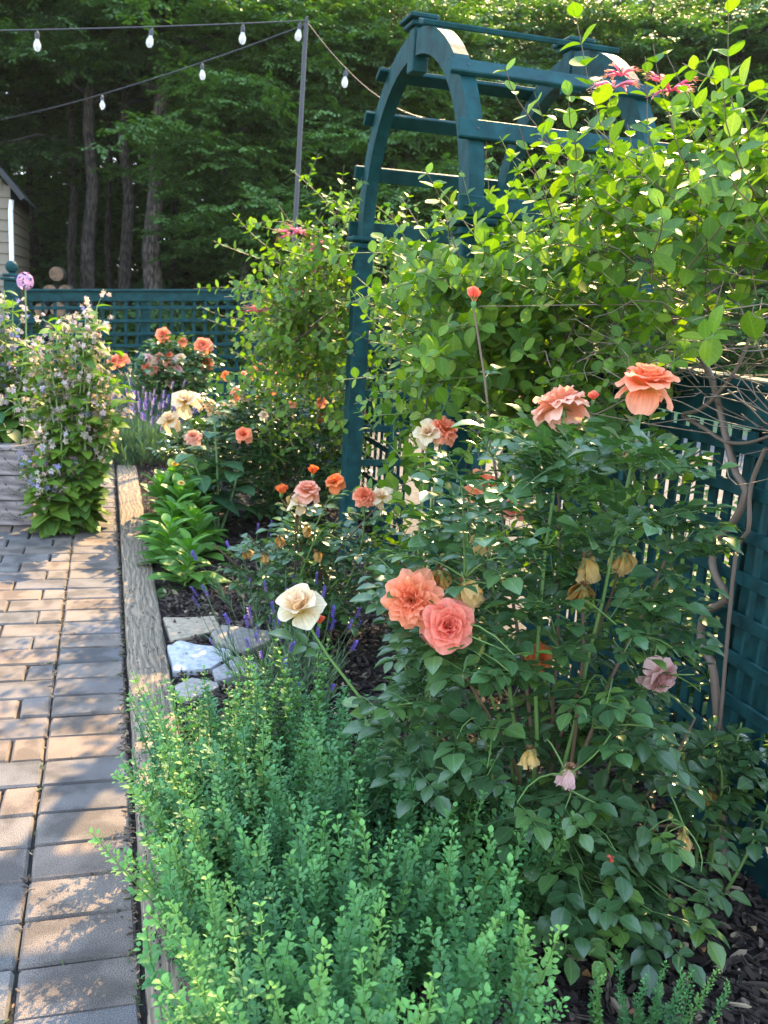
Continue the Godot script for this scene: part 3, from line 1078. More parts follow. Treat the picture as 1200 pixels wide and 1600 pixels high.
# every petal of a bloom as [transform, length, width, cup, back, wave]
func petals_of(s: float, style: String) -> Array:
	var rings := {
		"cup": [[4, 100, 0.046, 0.052, 0.10, 0.42, 0.05], [6, 68, 0.044, 0.046, 0.24, 0.22, 0.05], [7, 50, 0.040, 0.040, 0.32, 0.10, 0.045], [8, 36, 0.036, 0.032, 0.38, 0.0, 0.05], [8, 23, 0.032, 0.026, 0.42, -0.06, 0.06], [7, 12, 0.027, 0.020, 0.45, -0.10, 0.07], [6, 3, 0.022, 0.015, 0.45, -0.14, 0.08]],
		"open": [[8, 96, 0.048, 0.038, 0.08, 0.30, 0.08], [10, 78, 0.044, 0.030, 0.14, 0.20, 0.09], [11, 60, 0.040, 0.025, 0.2, 0.10, 0.10], [11, 44, 0.034, 0.020, 0.22, 0.05, 0.11], [9, 28, 0.027, 0.016, 0.25, 0.0, 0.11], [7, 12, 0.020, 0.012, 0.25, 0.0, 0.12]],
		"bud": [[4, 16, 0.034, 0.034, 0.5, -0.05, 0.02], [4, 6, 0.034, 0.028, 0.55, -0.15, 0.02]],
		"loose": [[3, 118, 0.05, 0.05, 0.12, 0.5, 0.07], [4, 70, 0.044, 0.044, 0.22, 0.25, 0.07], [4, 40, 0.036, 0.034, 0.35, 0.1, 0.07], [4, 15, 0.026, 0.024, 0.4, 0.0, 0.07]],
		"half": [[4, 84, 0.046, 0.056, 0.26, 0.20, 0.06], [4, 52, 0.048, 0.050, 0.38, 0.12, 0.05], [4, 28, 0.040, 0.042, 0.45, 0.0, 0.05]],
		"spent": [[5, 168, 0.042, 0.026, 0.05, 0.3, 0.16], [4, 150, 0.040, 0.022, -0.1, 0.2, 0.2], [2, 120, 0.036, 0.022, 0.1, 0.5, 0.15]],
	}[style] as Array
	var out := []
	for r in rings:
		for i in int(r[0]):
			var az: float = TAU * (i + rf(-0.18, 0.18)) / r[0] + r[1] * 1.7
			var tilt := deg_to_rad(r[1] + gs(6.0 if style != "spent" else 9.0))
			var d := Vector3(cos(az), 0, sin(az))
			var y := Vector3.UP * cos(tilt) + d * sin(tilt)
			var z := -d * cos(tilt) + Vector3.UP * sin(tilt)
			out.append([Transform3D(Basis(y.cross(z), y, z), d * 0.004 * s), r[2] * s * rf(0.92, 1.1), r[3] * s * rf(0.92, 1.08), r[4], r[5] + gs(0.06), r[6], r[1]])
	return out

# a bloom at pos that looks along face; near ones keep every petal apart
func bloom(parent: Node3D, pos: Vector3, face: Vector3, s: float, style: String, cols: Array, near: bool, called := "bloom") -> void:
	var y := face.normalized()
	var x := y.cross(Vector3(0.31, 0.2, 0.9)).normalized()
	var b := Basis(x, y, x.cross(y)) * Basis(Vector3.UP, rf(0, TAU))
	var list := petals_of(s, style)
	var root: Node3D = null
	var all := Geo.new()
	if near:
		root = Node3D.new()
		root.name = called
		parent.add_child(root, true)
		root.transform = Transform3D(b, pos - parent.position)
	for q in list:
		var inner: float = clampf(1.0 - q[6] / 90.0, 0, 1)
		var c1: Color = cols[1].lerp(cols[1] * Color(1.0, 0.72, 0.75), inner * 0.6) * rf(0.93, 1.05)
		var g := Geo.new() if near else all
		g.petal(q[0], q[1], q[2], q[3], q[4], q[5], cols[0], c1, cols[2].lerp(c1, inner * 0.6), 7 if near else 3, 6 if near else 3, rf(0, 6))
		if near:
			inst("petal", g.mesh(), M.petal, root)
	var cg := Geo.new() if near else all
	cg.col = Color(0.07, 0.17, 0.05) if style != "spent" else Color(0.16, 0.17, 0.05)
	cg.lathe(Vector3.ZERO, [[0.002, -0.02 * s], [0.007 * s, -0.012 * s], [0.008 * s, -0.004 * s], [0.004 * s, 0.002 * s]], 8)
	for i in 5:
		var a := TAU * i / 5 + 0.3
		cg.leaf(leaf_at(Vector3(0, -0.003, 0), Vector3(cos(a), (-0.5 if style != "bud" else 1.6), sin(a)), Vector3.UP), 0.024 * s, 0.007 * s, 0.3, 0.3, 3)
	if style == "spent":
		cg.col = Color(0.20, 0.10, 0.04)
		for i in 26:
			cg.leaf(leaf_at(Vector3.ZERO, Vector3(gs(), 0.9, gs()), Vector3.UP), 0.014 * s, 0.003 * s, 0.1, 0.2, 3)
	if near:
		inst("calyx", cg.mesh(), M.stem, root)
	else:
		inst(called, all.mesh(), M.petal, parent, Transform3D(b, pos - parent.position))

# ------------------------------------------------------------------ roses
# canes climb from the foot to the tips; laterals reach points in the crown, each with compound leaves
func rose_bush(label: String, foot: Vector3, tips: Array, ctr: Vector3, rad: Vector3, laterals: int, near: int, scale: float, group: String, low := 0.06, clear := [], upright := false, extra := []) -> Node3D:
	var o := thing("rose_bush", label, "rose bush", foot, group)
	var stems := Geo.new()
	var samples := PackedVector3Array()
	var l := Leaves.new()
	for t in tips:
		var start := foot + Vector3(gs(0.05), 0.0, gs(0.05))
		var bow: Vector3 = Vector3(gs(0.04), rf(-0.02, 0.05), gs(0.04)) + (t - foot) * Vector3(-0.10, 0, -0.10)
		var pts := path(start, t, bow, 9, 0.006)
		stems.col = [Color(0.10, 0.19, 0.045), Color(0.12, 0.20, 0.05), Color(0.10, 0.06, 0.035)][rng.randi() % 3]
		var loc := PackedVector3Array()
		for q in pts:
			loc.append(q - foot)
			samples.append(q)
		stems.tube(loc, 0.0065 * scale, 0.0028 * scale, 6)
		# a few leaves straight on the cane
		for i in range(3, 8):
			if rng.randf() < 0.75:
				var a := rf(0, TAU)
				var d := Vector3(cos(a), rf(-0.1, 0.5), sin(a))
				l.put(leaf_at(pts[i], d, Vector3.UP + rdir() * 0.35, scale * rf(0.8, 1.15)), rng.randi())
	var more := 0
	for e in extra:
		more += e[2]
	for i in laterals + more:
		var q := ctr + rdir() * pow(rng.randf(), 0.42) * rad
		if i >= laterals:
			var e: Array = extra[i % extra.size()]
			q = e[0] + rdir() * pow(rng.randf(), 0.42) * e[1]
		elif upright:
			var ra := rf(0, TAU)
			var rr := pow(rng.randf(), 0.45)
			var rh := rf(-1, 1)
			q = ctr + Vector3(cos(ra) * rr * (1.0 - 0.25 * absf(rh)), rh, sin(ra) * rr) * rad
		if q.y < low:
			continue
		var best := foot
		var bd := 1e9
		for s in samples:
			var dd := s.distance_to(q) + maxf(0.0, s.y - q.y) * 1.5
			if dd < bd:
				bd = dd
				best = s
		var dirn := (q - best)
		if dirn.length() > 0.32:
			best = q - dirn.normalized() * 0.30
		var pts := path(best, q, Vector3(gs(0.012), rf(0.0, 0.03), gs(0.012)), 5)
		stems.col = Color(0.11, 0.20, 0.05) * rf(0.8, 1.2)
		var loc := PackedVector3Array()
		for p in pts:
			loc.append(p - foot)
		stems.tube(loc, 0.0026 * scale, 0.0013 * scale, 4)
		var outward := (q - ctr) * Vector3(1, 0.4, 1)
		outward = outward.normalized() if outward.length() > 0.01 else rdir()
		for k in 4:
			var t := 0.4 + 0.2 * k
			var at := pts[0].lerp(pts[4], t)
			var a := k * 2.4 + i
			var d := Vector3(cos(a), rf(-0.25, 0.45), sin(a)) + outward * 0.55
			l.put(leaf_at(at, d, Vector3.UP + rdir() * 0.42, scale * rf(0.7, 1.2)), rng.randi() % 4 if k < 3 or rng.randf() < 0.8 else 4)
	var kept := Leaves.new()
	for i in l.xf.size():
		var lc := l.xf[i] * Vector3(0, 0.05, 0)
		var free := true
		for h in clear:
			if lc.distance_to(h) < 0.085:
				free = false
		if free:
			kept.put(l.xf[i], l.kind[i])
	l = kept
	inst("canes", stems.mesh(), M.stem, o)
	hang(l, o, G.rose, ROSE_GREEN, M.rose_leaf, near)
	return o

func make_roses() -> void:
	var grp := "peach rose bushes"
	# foreground rose
	var heads := [
		[V(1.076, 1.235, 1.75), Vector3(-0.10, 1.0, 0.25), 1.35, "cup", PEACH],
		[V(0.911, 1.182, 1.80), Vector3(-0.15, 0.9, -0.55), 1.25, "open", SOFT],
		[V(0.600, 0.785, 1.75), Vector3(-0.55, 0.15, 0.8), 1.3, "open", PEACH],
		[V(0.662, 0.746, 1.70), Vector3(-0.32, 0.30, 0.9), 1.25, "cup", PINK],
		[V(0.411, 0.700, 1.95), Vector3(-0.35, 0.8, 0.40), 1.15, "half", CREAM],
		[V(0.970, 0.583, 1.90), Vector3(0.1, 0.5, 0.8), 0.8, "cup", ORANGE],
		[V(1.198, 0.590, 1.75), Vector3(0.2, -0.3, 0.9), 1.0, "cup", BLUSH],
		[V(0.917, 0.462, 1.60), Vector3(0.05, 0.9, 0.3), 1.1, "spent", BLUSH]]
	var tips := []
	for h in heads:
		tips.append(h[0] - h[1].normalized() * 0.02)
	for q in [V(0.709, 0.83, 1.75), V(0.983, 0.872, 1.75), V(1.074, 0.885, 1.75), V(0.806, 0.89, 1.9), V(1.21, 0.30, 1.6), V(0.854, 1.376, 2.2), V(0.60, 0.50, 1.85), V(1.35, 0.45, 1.8), V(0.80, 0.95, 2.0), V(1.0, 1.0, 1.95), V(1.15, 0.9, 1.7)]:
		tips.append(q)
	var clear := []
	for h in heads:
		clear.append(h[0] + h[1].normalized() * 0.03 + (V(0, EYE, 0) - h[0]).normalized() * 0.05)
	for q in [V(0.709, 0.80, 1.75), V(0.985, 0.85, 1.75), V(1.074, 0.86, 1.75), V(0.975, 0.79, 1.73), V(0.806, 0.86, 1.9), V(0.83, 0.48, 1.62), V(1.209, 0.27, 1.6)]:
		clear.append(q + (V(0, EYE, 0) - q).normalized() * 0.06)
	var o := rose_bush("large foreground rose bush with peach and coral blooms", V(0.98, 0.0, 1.78), tips, V(0.94, 0.59, 1.78), Vector3(0.38, 0.55, 0.30), 250, 300, 0.98, grp, 0.05, clear, true, [[V(1.02, 0.20, 1.56), Vector3(0.24, 0.15, 0.16), 45]])
	for h in heads:
		bloom(o, h[0], h[1], h[2], h[3], h[4], true)
	for q in [[V(0.709, 0.822, 1.75), 1.25], [V(0.985, 0.868, 1.75), 1.15], [V(1.074, 0.880, 1.75), 1.1], [V(0.975, 0.812, 1.73), 1.0], [V(0.806, 0.884, 1.9), 0.95], [V(1.209, 0.285, 1.6), 0.9], [V(1.088, 1.11, 1.78), 0.9], [V(0.665, 0.838, 1.78), 0.9], [V(0.83, 0.50, 1.62), 0.8]]:
		bloom(o, q[0], Vector3(gs(0.25), 1, gs(0.25)), q[1] * 1.1, "spent", YELLOW if rng.randf() < 0.7 else BROWN, true, "spent_bloom")
	for q in [[V(0.854, 1.388, 2.2), 0.9], [V(0.985, 1.20, 1.8), 0.55], [V(1.055, 1.205, 1.74), 0.6], [V(0.452, 0.672, 1.94), 0.55], [V(0.97, 0.30, 1.5), 0.5]]:
		bloom(o, q[0], Vector3(gs(0.1), 1, gs(0.1)), q[1], "bud", ORANGE if rng.randf() < 0.5 else PINK, true, "rosebud")
	# low rose in front of the fence, right edge
	var r := rose_bush("low leafy rose without blooms against the right-hand fence", V(1.42, 0.0, 1.80), [V(1.50, 0.42, 1.82), V(1.40, 0.36, 1.76), V(1.36, 0.28, 1.7), V(1.53, 0.30, 1.7)], V(1.42, 0.27, 1.78), Vector3(0.16, 0.13, 0.14), 26, 80, 0.85, grp)
	bloom(r, V(1.36, 0.30, 1.72), Vector3(0.1, 1, 0.1), 0.8, "spent", BROWN, false, "spent_bloom")
	# middle rose beside the far arbor post
	var mids := [[V(0.698, 0.68, 3.3), 1.1, "cup", SOFT], [V(0.604, 0.675, 3.3), 1.0, "bud", ORANGE], [V(0.72, 0.745, 3.32), 0.95, "bud", ORANGE], [V(0.80, 0.715, 3.3), 0.85, "cup", ORANGE], [V(0.885, 0.688, 3.2), 0.9, "open", PEACH], [V(0.951, 0.685, 3.2), 0.95, "loose", CREAM], [V(0.66, 0.64, 3.28), 0.8, "loose", CREAM]]
	tips = []
	for h in mids:
		tips.append(h[0] - Vector3(0, 0.02, 0))
	for k in 5:
		tips.append(V(rf(0.5, 1.0), rf(0.35, 0.6), rf(3.2, 3.7)))
	tips.append(V(0.38, 0.45, 3.45))
	o = rose_bush("slender rose with orange buds left of the far arbor post", V(0.82, 0.0, 3.55), tips, V(0.78, 0.34, 3.5), Vector3(0.32, 0.25, 0.28), 80, 160, 0.95, grp)
	for h in mids:
		bloom(o, h[0], Vector3(rf(-0.4, 0.2), 0.8, rf(0.2, 0.6)), h[1], h[2], h[3], true)
	for k in 7:
		bloom(o, V(rf(0.5, 0.95), rf(0.42, 0.62), rf(3.2, 3.6)), Vector3(gs(0.3), 1, gs(0.3)), 0.9, "spent", BROWN, false, "spent_bloom")
	# rose in the opening of the arbor with a pale pair of blooms
	tips = [V(0.899, 1.0, 2.6), V(0.945, 1.012, 2.6), V(0.95, 0.8, 2.65), V(1.1, 0.75, 2.7), V(1.0, 0.6, 2.6), V(1.15, 0.9, 2.55), V(0.85, 0.55, 2.6)]
	o = rose_bush("rose with a pale yellow and pink pair of blooms before the near arbor post", V(1.02, 0.0, 2.66), tips, V(1.04, 0.55, 2.65), Vector3(0.26, 0.36, 0.2), 60, 140, 0.95, grp)
	bloom(o, V(0.899, 1.005, 2.6), Vector3(-0.3, 0.6, 0.7), 0.95, "loose", CREAM, true)
	bloom(o, V(0.948, 1.018, 2.6), Vector3(0.2, 0.8, 0.5), 0.95, "open", PEACH, true)
	bloom(o, V(1.06, 0.86, 2.55), Vector3(0.0, 0.9, 0.5), 1.2, "cup", PEACH, true)
	bloom(o, V(1.15, 0.80, 2.5), Vector3(0.1, 0.9, 0.4), 0.8, "cup", PINK, true)
	for k in 4:
		bloom(o, V(rf(0.9, 1.2), rf(0.4, 0.8), rf(2.5, 2.6)), Vector3(gs(0.3), 1, gs(0.3)), 0.9, "spent", BROWN, false, "spent_bloom")
	# broad dark rose farther back
	tips = []
	var at := []
	for k in 22:
		var q := V(1.0 + gs(0.28), 0.78 + gs(0.10), 5.6 + gs(0.35))
		tips.append(q)
		at.append(q)
	o = rose_bush("wide dark rose bush dotted with small faded peach blooms", V(1.0, 0.0, 5.6), tips, V(1.02, 0.47, 5.6), Vector3(0.52, 0.44, 0.45), 330, 120, 1.0, grp)
	for q in at:
		bloom(o, q, Vector3(gs(0.3), 0.8, 0.5), rf(0.5, 0.9), ["cup", "open", "loose"][rng.randi() % 3], [SOFT, PEACH, CREAM, ORANGE][rng.randi() % 4], false)
	for q in [V(1.043, 0.925, 5.9), V(0.87, 0.88, 5.9), V(0.70, 0.628, 5.0), V(0.95, 0.82, 5.7)]:
		bloom(o, q, Vector3(-0.2, 0.6, 0.7), 1.05, "cup", PEACH, false)
	# cream rose
	tips = [V(0.433, 0.73, 5.5), V(0.36, 0.62, 5.5), V(0.52, 0.70, 5.6), V(0.55, 0.55, 5.5), V(0.62, 0.66, 5.7)]
	o = rose_bush("rose with a ragged cream bloom behind the calendulas", V(0.55, 0.0, 5.75), tips, V(0.55, 0.42, 5.7), Vector3(0.24, 0.27, 0.2), 50, 60, 1.0, grp)
	bloom(o, V(0.433, 0.735, 5.5), Vector3(-0.2, 0.7, 0.6), 1.9, "loose", CREAM, false)
	bloom(o, V(0.345, 0.625, 5.5), Vector3(-0.3, 0.7, 0.6), 1.5, "loose", CREAM, false)
	bloom(o, V(0.47, 0.55, 5.4), Vector3(-0.2, 0.7, 0.6), 1.1, "open", SOFT, false)
	for k in 9:
		bloom(o, V(rf(0.5, 0.75), rf(0.66, 0.74), 5.65), Vector3(gs(0.3), 1, 0.3), 0.8, "loose", CREAM, false)
	# far rose before the back fence
	tips = []
	at = [[V(0.476, 0.95, 8.6), 2.0], [V(0.64, 0.90, 8.6), 1.3], [V(0.824, 0.875, 8.6), 2.3], [V(0.856, 0.716, 8.6), 2.0], [V(0.06, 0.735, 8.2), 1.7], [V(0.12, 0.76, 8.2), 1.7], [V(0.34, 0.66, 8.5), 1.6], [V(0.52, 0.78, 8.5), 1.3]]
	for q in at:
		tips.append(q[0] - Vector3(0, 0.03, 0))
	o = rose_bush("far rose bush with big pink blooms before the back fence", V(0.55, 0.0, 8.7), tips, V(0.56, 0.62, 8.65), Vector3(0.36, 0.32, 0.3), 130, 40, 1.15, grp)
	for q in at:
		bloom(o, q[0], Vector3(-0.2, 0.6, 0.7), q[1] * 0.78, "cup", PEACH, false)
	for k in 12:
		bloom(o, V(0.5 + gs(0.16), 0.74 + gs(0.08), 8.45), Vector3(gs(0.3), 0.8, 0.5), rf(0.8, 1.2), "loose", [SOFT, CREAM, BLUSH][k % 3], false)

# ------------------------------------------------------------------ honeysuckle
func vine_shoot(l: Leaves, stems: Geo, base: Vector3, a: Vector3, dir: Vector3, length: float, size: float, gap := 0.05, droop := 0.0, r := 0.0022) -> PackedVector3Array:
	var pts := PackedVector3Array([a])
	var n := maxi(3, int(length / 0.05))
	var d := dir.normalized()
	for i in n:
		d = (d + rdir() * 0.16 + Vector3(0, -droop, 0)).normalized()
		pts.append(pts[i] + d * length / n)
	var loc := PackedVector3Array()
	for q in pts:
		loc.append(q - base)
	stems.tube(loc, r, r * 0.5, 4)
	var far := 0.0
	var next := rf(0.01, gap)
	var flip := rng.randf() * PI
	for i in n:
		var seg := pts[i].distance_to(pts[i + 1])
		while next <= far + seg:
			var t := (next - far) / seg
			var at := pts[i].lerp(pts[i + 1], t)
			var g := (pts[i + 1] - pts[i]).normalized()
			var s1 := g.cross(Vector3(0.2, 0.9, 0.3)).normalized()
			var s2 := s1.cross(g)
			var grow := 1.0 - 0.45 * pow(next / length, 3.0)
			for s in [-1.0, 1.0]:
				var side: Vector3 = (s1 * cos(flip) + s2 * sin(flip)) * s
				var dd := side + g * rf(0.1, 0.6) + Vector3(0, rf(-0.1, 0.3), 0)
				l.put(leaf_at(at, dd, g * 0.6 + Vector3.UP + rdir() * 0.4, size * grow * rf(0.75, 1.15)), rng.randi())
			flip += PI / 2 + gs(0.2)
			next += gap * rf(0.8, 1.25)
		far += seg
	return pts

func flower_cluster(parent: Node3D, pos: Vector3, s: float) -> void:
	var g := Geo.new()
	for i in 10:
		var a := TAU * i / 10 + gs(0.2)
		var d := Vector3(cos(a), rf(-0.1, 0.7), sin(a))
		var tip := d * 0.042 * s + Vector3(0, rf(-0.01, 0.01), 0)
		g.col = Color(0.70, 0.14, 0.30).lerp(Color(0.82, 0.34, 0.48), rng.randf())
		g.tube(path(Vector3.ZERO, tip, Vector3(0, 0.006 * s, 0), 4), 0.0018 * s, 0.004 * s, 5)
		g.col = Color(0.80, 0.42, 0.50)
		g.leaf(leaf_at(tip, d + Vector3(0, 0.6, 0), Vector3.UP), 0.016 * s, 0.010 * s, 0.2, 0.8, 4)
		g.leaf(leaf_at(tip, d + Vector3(0, -0.7, 0), Vector3.UP), 0.014 * s, 0.006 * s, 0.2, 0.6, 3)
		g.col = Color(0.80, 0.55, 0.25)
		for k in 3:
			g.tube(PackedVector3Array([tip, tip + (d + rdir() * 0.4 + Vector3(0, -0.5, 0)) * 0.02 * s]), 0.0007, 0.0007, 3)
	inst("flower", g.mesh(), M.petal, parent, Transform3D(Basis(), pos - parent.position))

func make_vines() -> void:
	var grp := "honeysuckle vines"
	# the big one over the right-hand fence
	var o := thing("honeysuckle_vine", "sunlit honeysuckle mounded over the right-hand fence with pink flowers", "vine", V(1.5, 0, 2.6), grp)
	var l := Leaves.new()
	var st := Geo.new()
	var b := o.position
	for i in 430:
		st.col = [Color(0.10, 0.07, 0.04), Color(0.12, 0.15, 0.04), Color(0.15, 0.10, 0.06)][rng.randi() % 3]
		var p := rf(1.75, 4.1)
		var h := 1.40 + 0.20 * clampf((2.9 - p) / 0.9, -0.8, 1.0)
		var a := V(1.48 + gs(0.14), h + gs(0.15), p)
		vine_shoot(l, st, b, a, Vector3(rf(-0.75, 0.5), rf(0.0, 1.0), rf(-0.7, 0.7)), rf(0.16, 0.42), rf(0.050, 0.074), 0.05, 0.01)
	# shoots that reach out to the left over the arbor post
	for i in 130:
		st.col = Color(0.12, 0.14, 0.04)
		vine_shoot(l, st, b, V(rf(1.02, 1.42), rf(1.12, 1.50), rf(2.65, 3.20)), Vector3(rf(-1.0, -0.2), rf(-0.3, 0.5), rf(-0.1, 0.7)), rf(0.18, 0.40), rf(0.050, 0.072), 0.05, 0.02)
	# hanging lower leaves on the fence face
	for i in 90:
		st.col = [Color(0.12, 0.085, 0.055), Color(0.10, 0.12, 0.04)][i % 2]
		vine_shoot(l, st, b, V(1.42 + gs(0.06), rf(1.02, 1.42), rf(2.1, 3.0)), Vector3(rf(-0.8, 0.1), rf(-0.8, 0.3), rf(-0.6, 0.6)), rf(0.12, 0.30), rf(0.045, 0.066), 0.05, 0.04)
	for i in 110:
		st.col = Color(0.10, 0.12, 0.04)
		vine_shoot(l, st, b, V(rf(1.38, 1.54), rf(0.45, 1.2), rf(2.25, 3.25)), Vector3(rf(-0.6, 0.1), rf(-0.6, 0.5), rf(-0.6, 0.6)), rf(0.12, 0.28), rf(0.042, 0.062), 0.05, 0.05)
	# tall tips against the woods
	for q in [[V(1.30, 1.60, 2.45), Vector3(0.05, 1, 0.1), 0.42], [V(1.42, 1.65, 2.42), Vector3(0.1, 1, 0.0), 0.42], [V(1.52, 1.62, 2.3), Vector3(0.2, 0.8, 0.2), 0.45], [V(1.36, 1.62, 2.5), Vector3(-0.1, 1, 0), 0.32], [V(1.58, 1.66, 2.2), Vector3(0.1, 0.9, 0.4), 0.4], [V(1.25, 1.62, 2.62), Vector3(-0.3, 0.9, 0.0), 0.3], [V(1.36, 1.60, 2.55), Vector3(-1.0, 0.75, 0.0), 0.55]]:
		st.col = Color(0.10, 0.06, 0.04)
		vine_shoot(l, st, b, q[0], q[1], q[2], 0.062, 0.062, 0.0, 0.003)
	# dry tangle inside
	for i in 200:
		st.col = [Color(0.12, 0.085, 0.055), Color(0.09, 0.06, 0.04), Color(0.16, 0.12, 0.08)][rng.randi() % 3]
		var a := V(1.46 + gs(0.10), 1.30 + gs(0.10), rf(1.7, 3.2))
		var e := a + Vector3(gs(0.12), gs(0.07), gs(0.25))
		var pts := path(a, e, Vector3(gs(0.05), gs(0.05), gs(0.05)), 6, 0.008)
		for k in pts.size():
			pts[k] -= b
		st.tube(pts, rf(0.001, 0.0026), 0.001, 4)
	# twisted woody trunk on the lattice
	for q in [[V(1.50, 0.03, 1.80), V(1.51, 0.25, 1.88), V(1.50, 0.50, 1.955), V(1.51, 0.526, 2.02), V(1.515, 0.575, 2.051), V(1.51, 0.637, 2.028), V(1.515, 0.69, 1.963), V(1.51, 0.732, 2.008), V(1.515, 0.766, 2.044), V(1.51, 0.827, 2.03), V(1.51, 0.90, 1.97), V(1.51, 0.975, 1.946), V(1.51, 1.01, 1.993), V(1.51, 1.085, 2.049), V(1.50, 1.25, 2.15), V(1.5, 1.38, 2.35)],
		[V(1.505, 1.121, 2.243), V(1.50, 1.10, 2.12), V(1.505, 1.082, 2.049), V(1.50, 1.095, 1.95), V(1.5, 1.13, 1.86)],
		[V(1.49, 1.13, 2.22), V(1.47, 1.165, 2.10), V(1.48, 1.263, 2.014), V(1.49, 1.40, 1.97)],
		[V(1.512, 1.09, 1.90), V(1.512, 0.99, 1.933), V(1.512, 0.88, 1.918), V(1.512, 0.80, 1.95), V(1.50, 0.4, 1.9), V(1.5, 0.02, 1.86)]]:
		var loc := PackedVector3Array()
		var c3 := Curve3D.new()
		for k in q.size():
			c3.add_point(q[k] - b, (q[maxi(k - 1, 0)] - q[mini(k + 1, q.size() - 1)]) * 0.16, (q[mini(k + 1, q.size() - 1)] - q[maxi(k - 1, 0)]) * 0.16)
		loc = c3.tessellate_even_length(4, 0.04)
		var wg := Geo.new()
		wg.col = Color(0.125, 0.09, 0.065)
		wg.tube(loc, 0.012 if q.size() > 12 else 0.006, 0.008 if q.size() > 12 else 0.004, 8)
		inst("woody_trunk", wg.mesh(), M.stem, o)
	inst("stems", st.mesh(), M.stem, o).set_meta("kind", "stuff")
	hang(l, o, G.vine, VINE_GREEN, M.honey_leaf, 300)
	for q in [[V(1.30, 1.965, 2.45), 1.15], [V(1.322, 2.0, 2.46), 0.8], [V(1.44, 1.965, 2.4), 1.2], [V(1.40, 1.70, 2.40), 0.9]]:
		flower_cluster(o, q[0], q[1])
	# honeysuckle spilling left of the far post
	o = thing("honeysuckle_vine", "honeysuckle spilling left of the far arbor post, yellow in the sun", "vine", V(1.2, 0, 5.1), grp)
	b = o.position
	l = Leaves.new()
	st = Geo.new()
	for i in 250:
		st.col = Color(0.11, 0.09, 0.04)
		var t := rng.randf()
		var a := V(1.24 - 0.36 * t + gs(0.08), 1.36 + gs(0.24) - 0.20 * t, 5.05 + gs(0.16))
		vine_shoot(l, st, b, a, Vector3(rf(-1.0, 0.3), rf(-0.4, 0.8), rf(-0.5, 0.6)), rf(0.15, 0.36), rf(0.042, 0.064), 0.05, 0.02)
	for i in 130:
		st.col = Color(0.11, 0.09, 0.04)
		vine_shoot(l, st, b, V(1.22 + gs(0.13), rf(0.55, 1.35), rf(4.95, 5.9)), Vector3(rf(-1.0, 0.2), rf(-0.5, 0.6), rf(-0.5, 0.5)), rf(0.15, 0.36), rf(0.042, 0.06), 0.05, 0.03)
	for q in [V(0.96, 1.66, 5.0), V(0.85, 1.40, 5.05), V(0.80, 1.20, 5.1), V(0.95, 1.55, 5.1)]:
		for k in 4:
			vine_shoot(l, st, b, q + Vector3(0.18, -0.08, 0) + rdir() * 0.05, Vector3(rf(-1, -0.4), rf(0.0, 0.7), gs(0.3)), 0.26, 0.056, 0.05, 0.02)
	for i in 26:
		st.col = Color(0.13, 0.085, 0.06)
		var a := V(1.2, 1.35 + gs(0.1), 5.0)
		var pts := path(a, a + Vector3(rf(-0.5, 0.1), gs(0.2), gs(0.2)), rdir() * 0.06, 6)
		for k in pts.size():
			pts[k] -= b
		st.tube(pts, 0.0028, 0.001, 4)
	st.col = Color(0.13, 0.09, 0.06)
	var tr := path(V(1.34, 0.0, 5.25), V(1.28, 1.3, 5.1), Vector3(0.03, 0, 0.03), 8, 0.015)
	for k in tr.size():
		tr[k] -= b
	inst("stems", st.mesh(), M.stem, o).set_meta("kind", "stuff")
	st = Geo.new()
	st.col = Color(0.13, 0.09, 0.06)
	st.tube(tr, 0.014, 0.008, 7)
	inst("woody_trunk", st.mesh(), M.stem, o)
	hang(l, o, G.vine, VINE_GREEN, M.honey_leaf, 200)
	for q in [[V(0.905, 1.66, 4.95), 1.5], [V(0.93, 1.68, 4.95), 1.0], [V(0.75, 1.27, 5.0), 1.2], [V(1.05, 1.60, 4.95), 1.2], [V(1.02, 1.5, 4.95), 1.0], [V(0.95, 1.38, 4.95), 0.9]]:
		flower_cluster(o, q[0], q[1])
	# climber behind the arbor
	o = thing("climbing_vine", "dense climber filling the arbor opening between its two posts", "vine", V(1.75, 0, 4.9), grp)
	b = o.position
	l = Leaves.new()
	st = Geo.new()
	for i in 330:
		st.col = Color(0.11, 0.10, 0.05)
		var a := V(1.78 + gs(0.16), rf(0.75, 1.80), rf(3.9, 5.9))
		vine_shoot(l, st, b, a, rdir() + Vector3(-0.3, 0.2, 0), rf(0.15, 0.4), rf(0.04, 0.066), 0.055, 0.03)
	for i in 60:
		st.col = Color(0.14, 0.10, 0.07)
		var a := V(1.75 + gs(0.1), rf(0.05, 1.5), rf(3.9, 5.6))
		var pts := path(a, a + Vector3(gs(0.1), rf(0.1, 0.5), gs(0.3)), rdir() * 0.06, 6)
		for k in pts.size():
			pts[k] -= b
		st.tube(pts, 0.004, 0.0015, 4)
	inst("stems", st.mesh(), M.stem, o).set_meta("kind", "stuff")
	hang(l, o, G.vine, VINE_GREEN, M.honey_leaf, 100)
	# leafy column beside the near post
	o = thing("climbing_vine", "slim leafy climber rising beside the near arbor post", "vine", V(1.18, 0, 3.36), grp)
	b = o.position
	l = Leaves.new()
	st = Geo.new()
	for i in 75:
		st.col = Color(0.12, 0.16, 0.05)
		var a := V(1.13 + gs(0.05), rf(0.1, 1.2), 3.42 + gs(0.07))
		vine_shoot(l, st, b, a, rdir() + Vector3(-0.2, 0.4, 0), rf(0.1, 0.24), rf(0.045, 0.07), 0.05, 0.03)
	st.col = Color(0.13, 0.10, 0.06)
	tr = path(V(1.14, 0.0, 3.4), V(1.14, 1.25, 3.38), Vector3(0.02, 0, 0.02), 8, 0.012)
	for k in tr.size():
		tr[k] -= b
	inst("stems", st.mesh(), M.stem, o).set_meta("kind", "stuff")
	st = Geo.new()
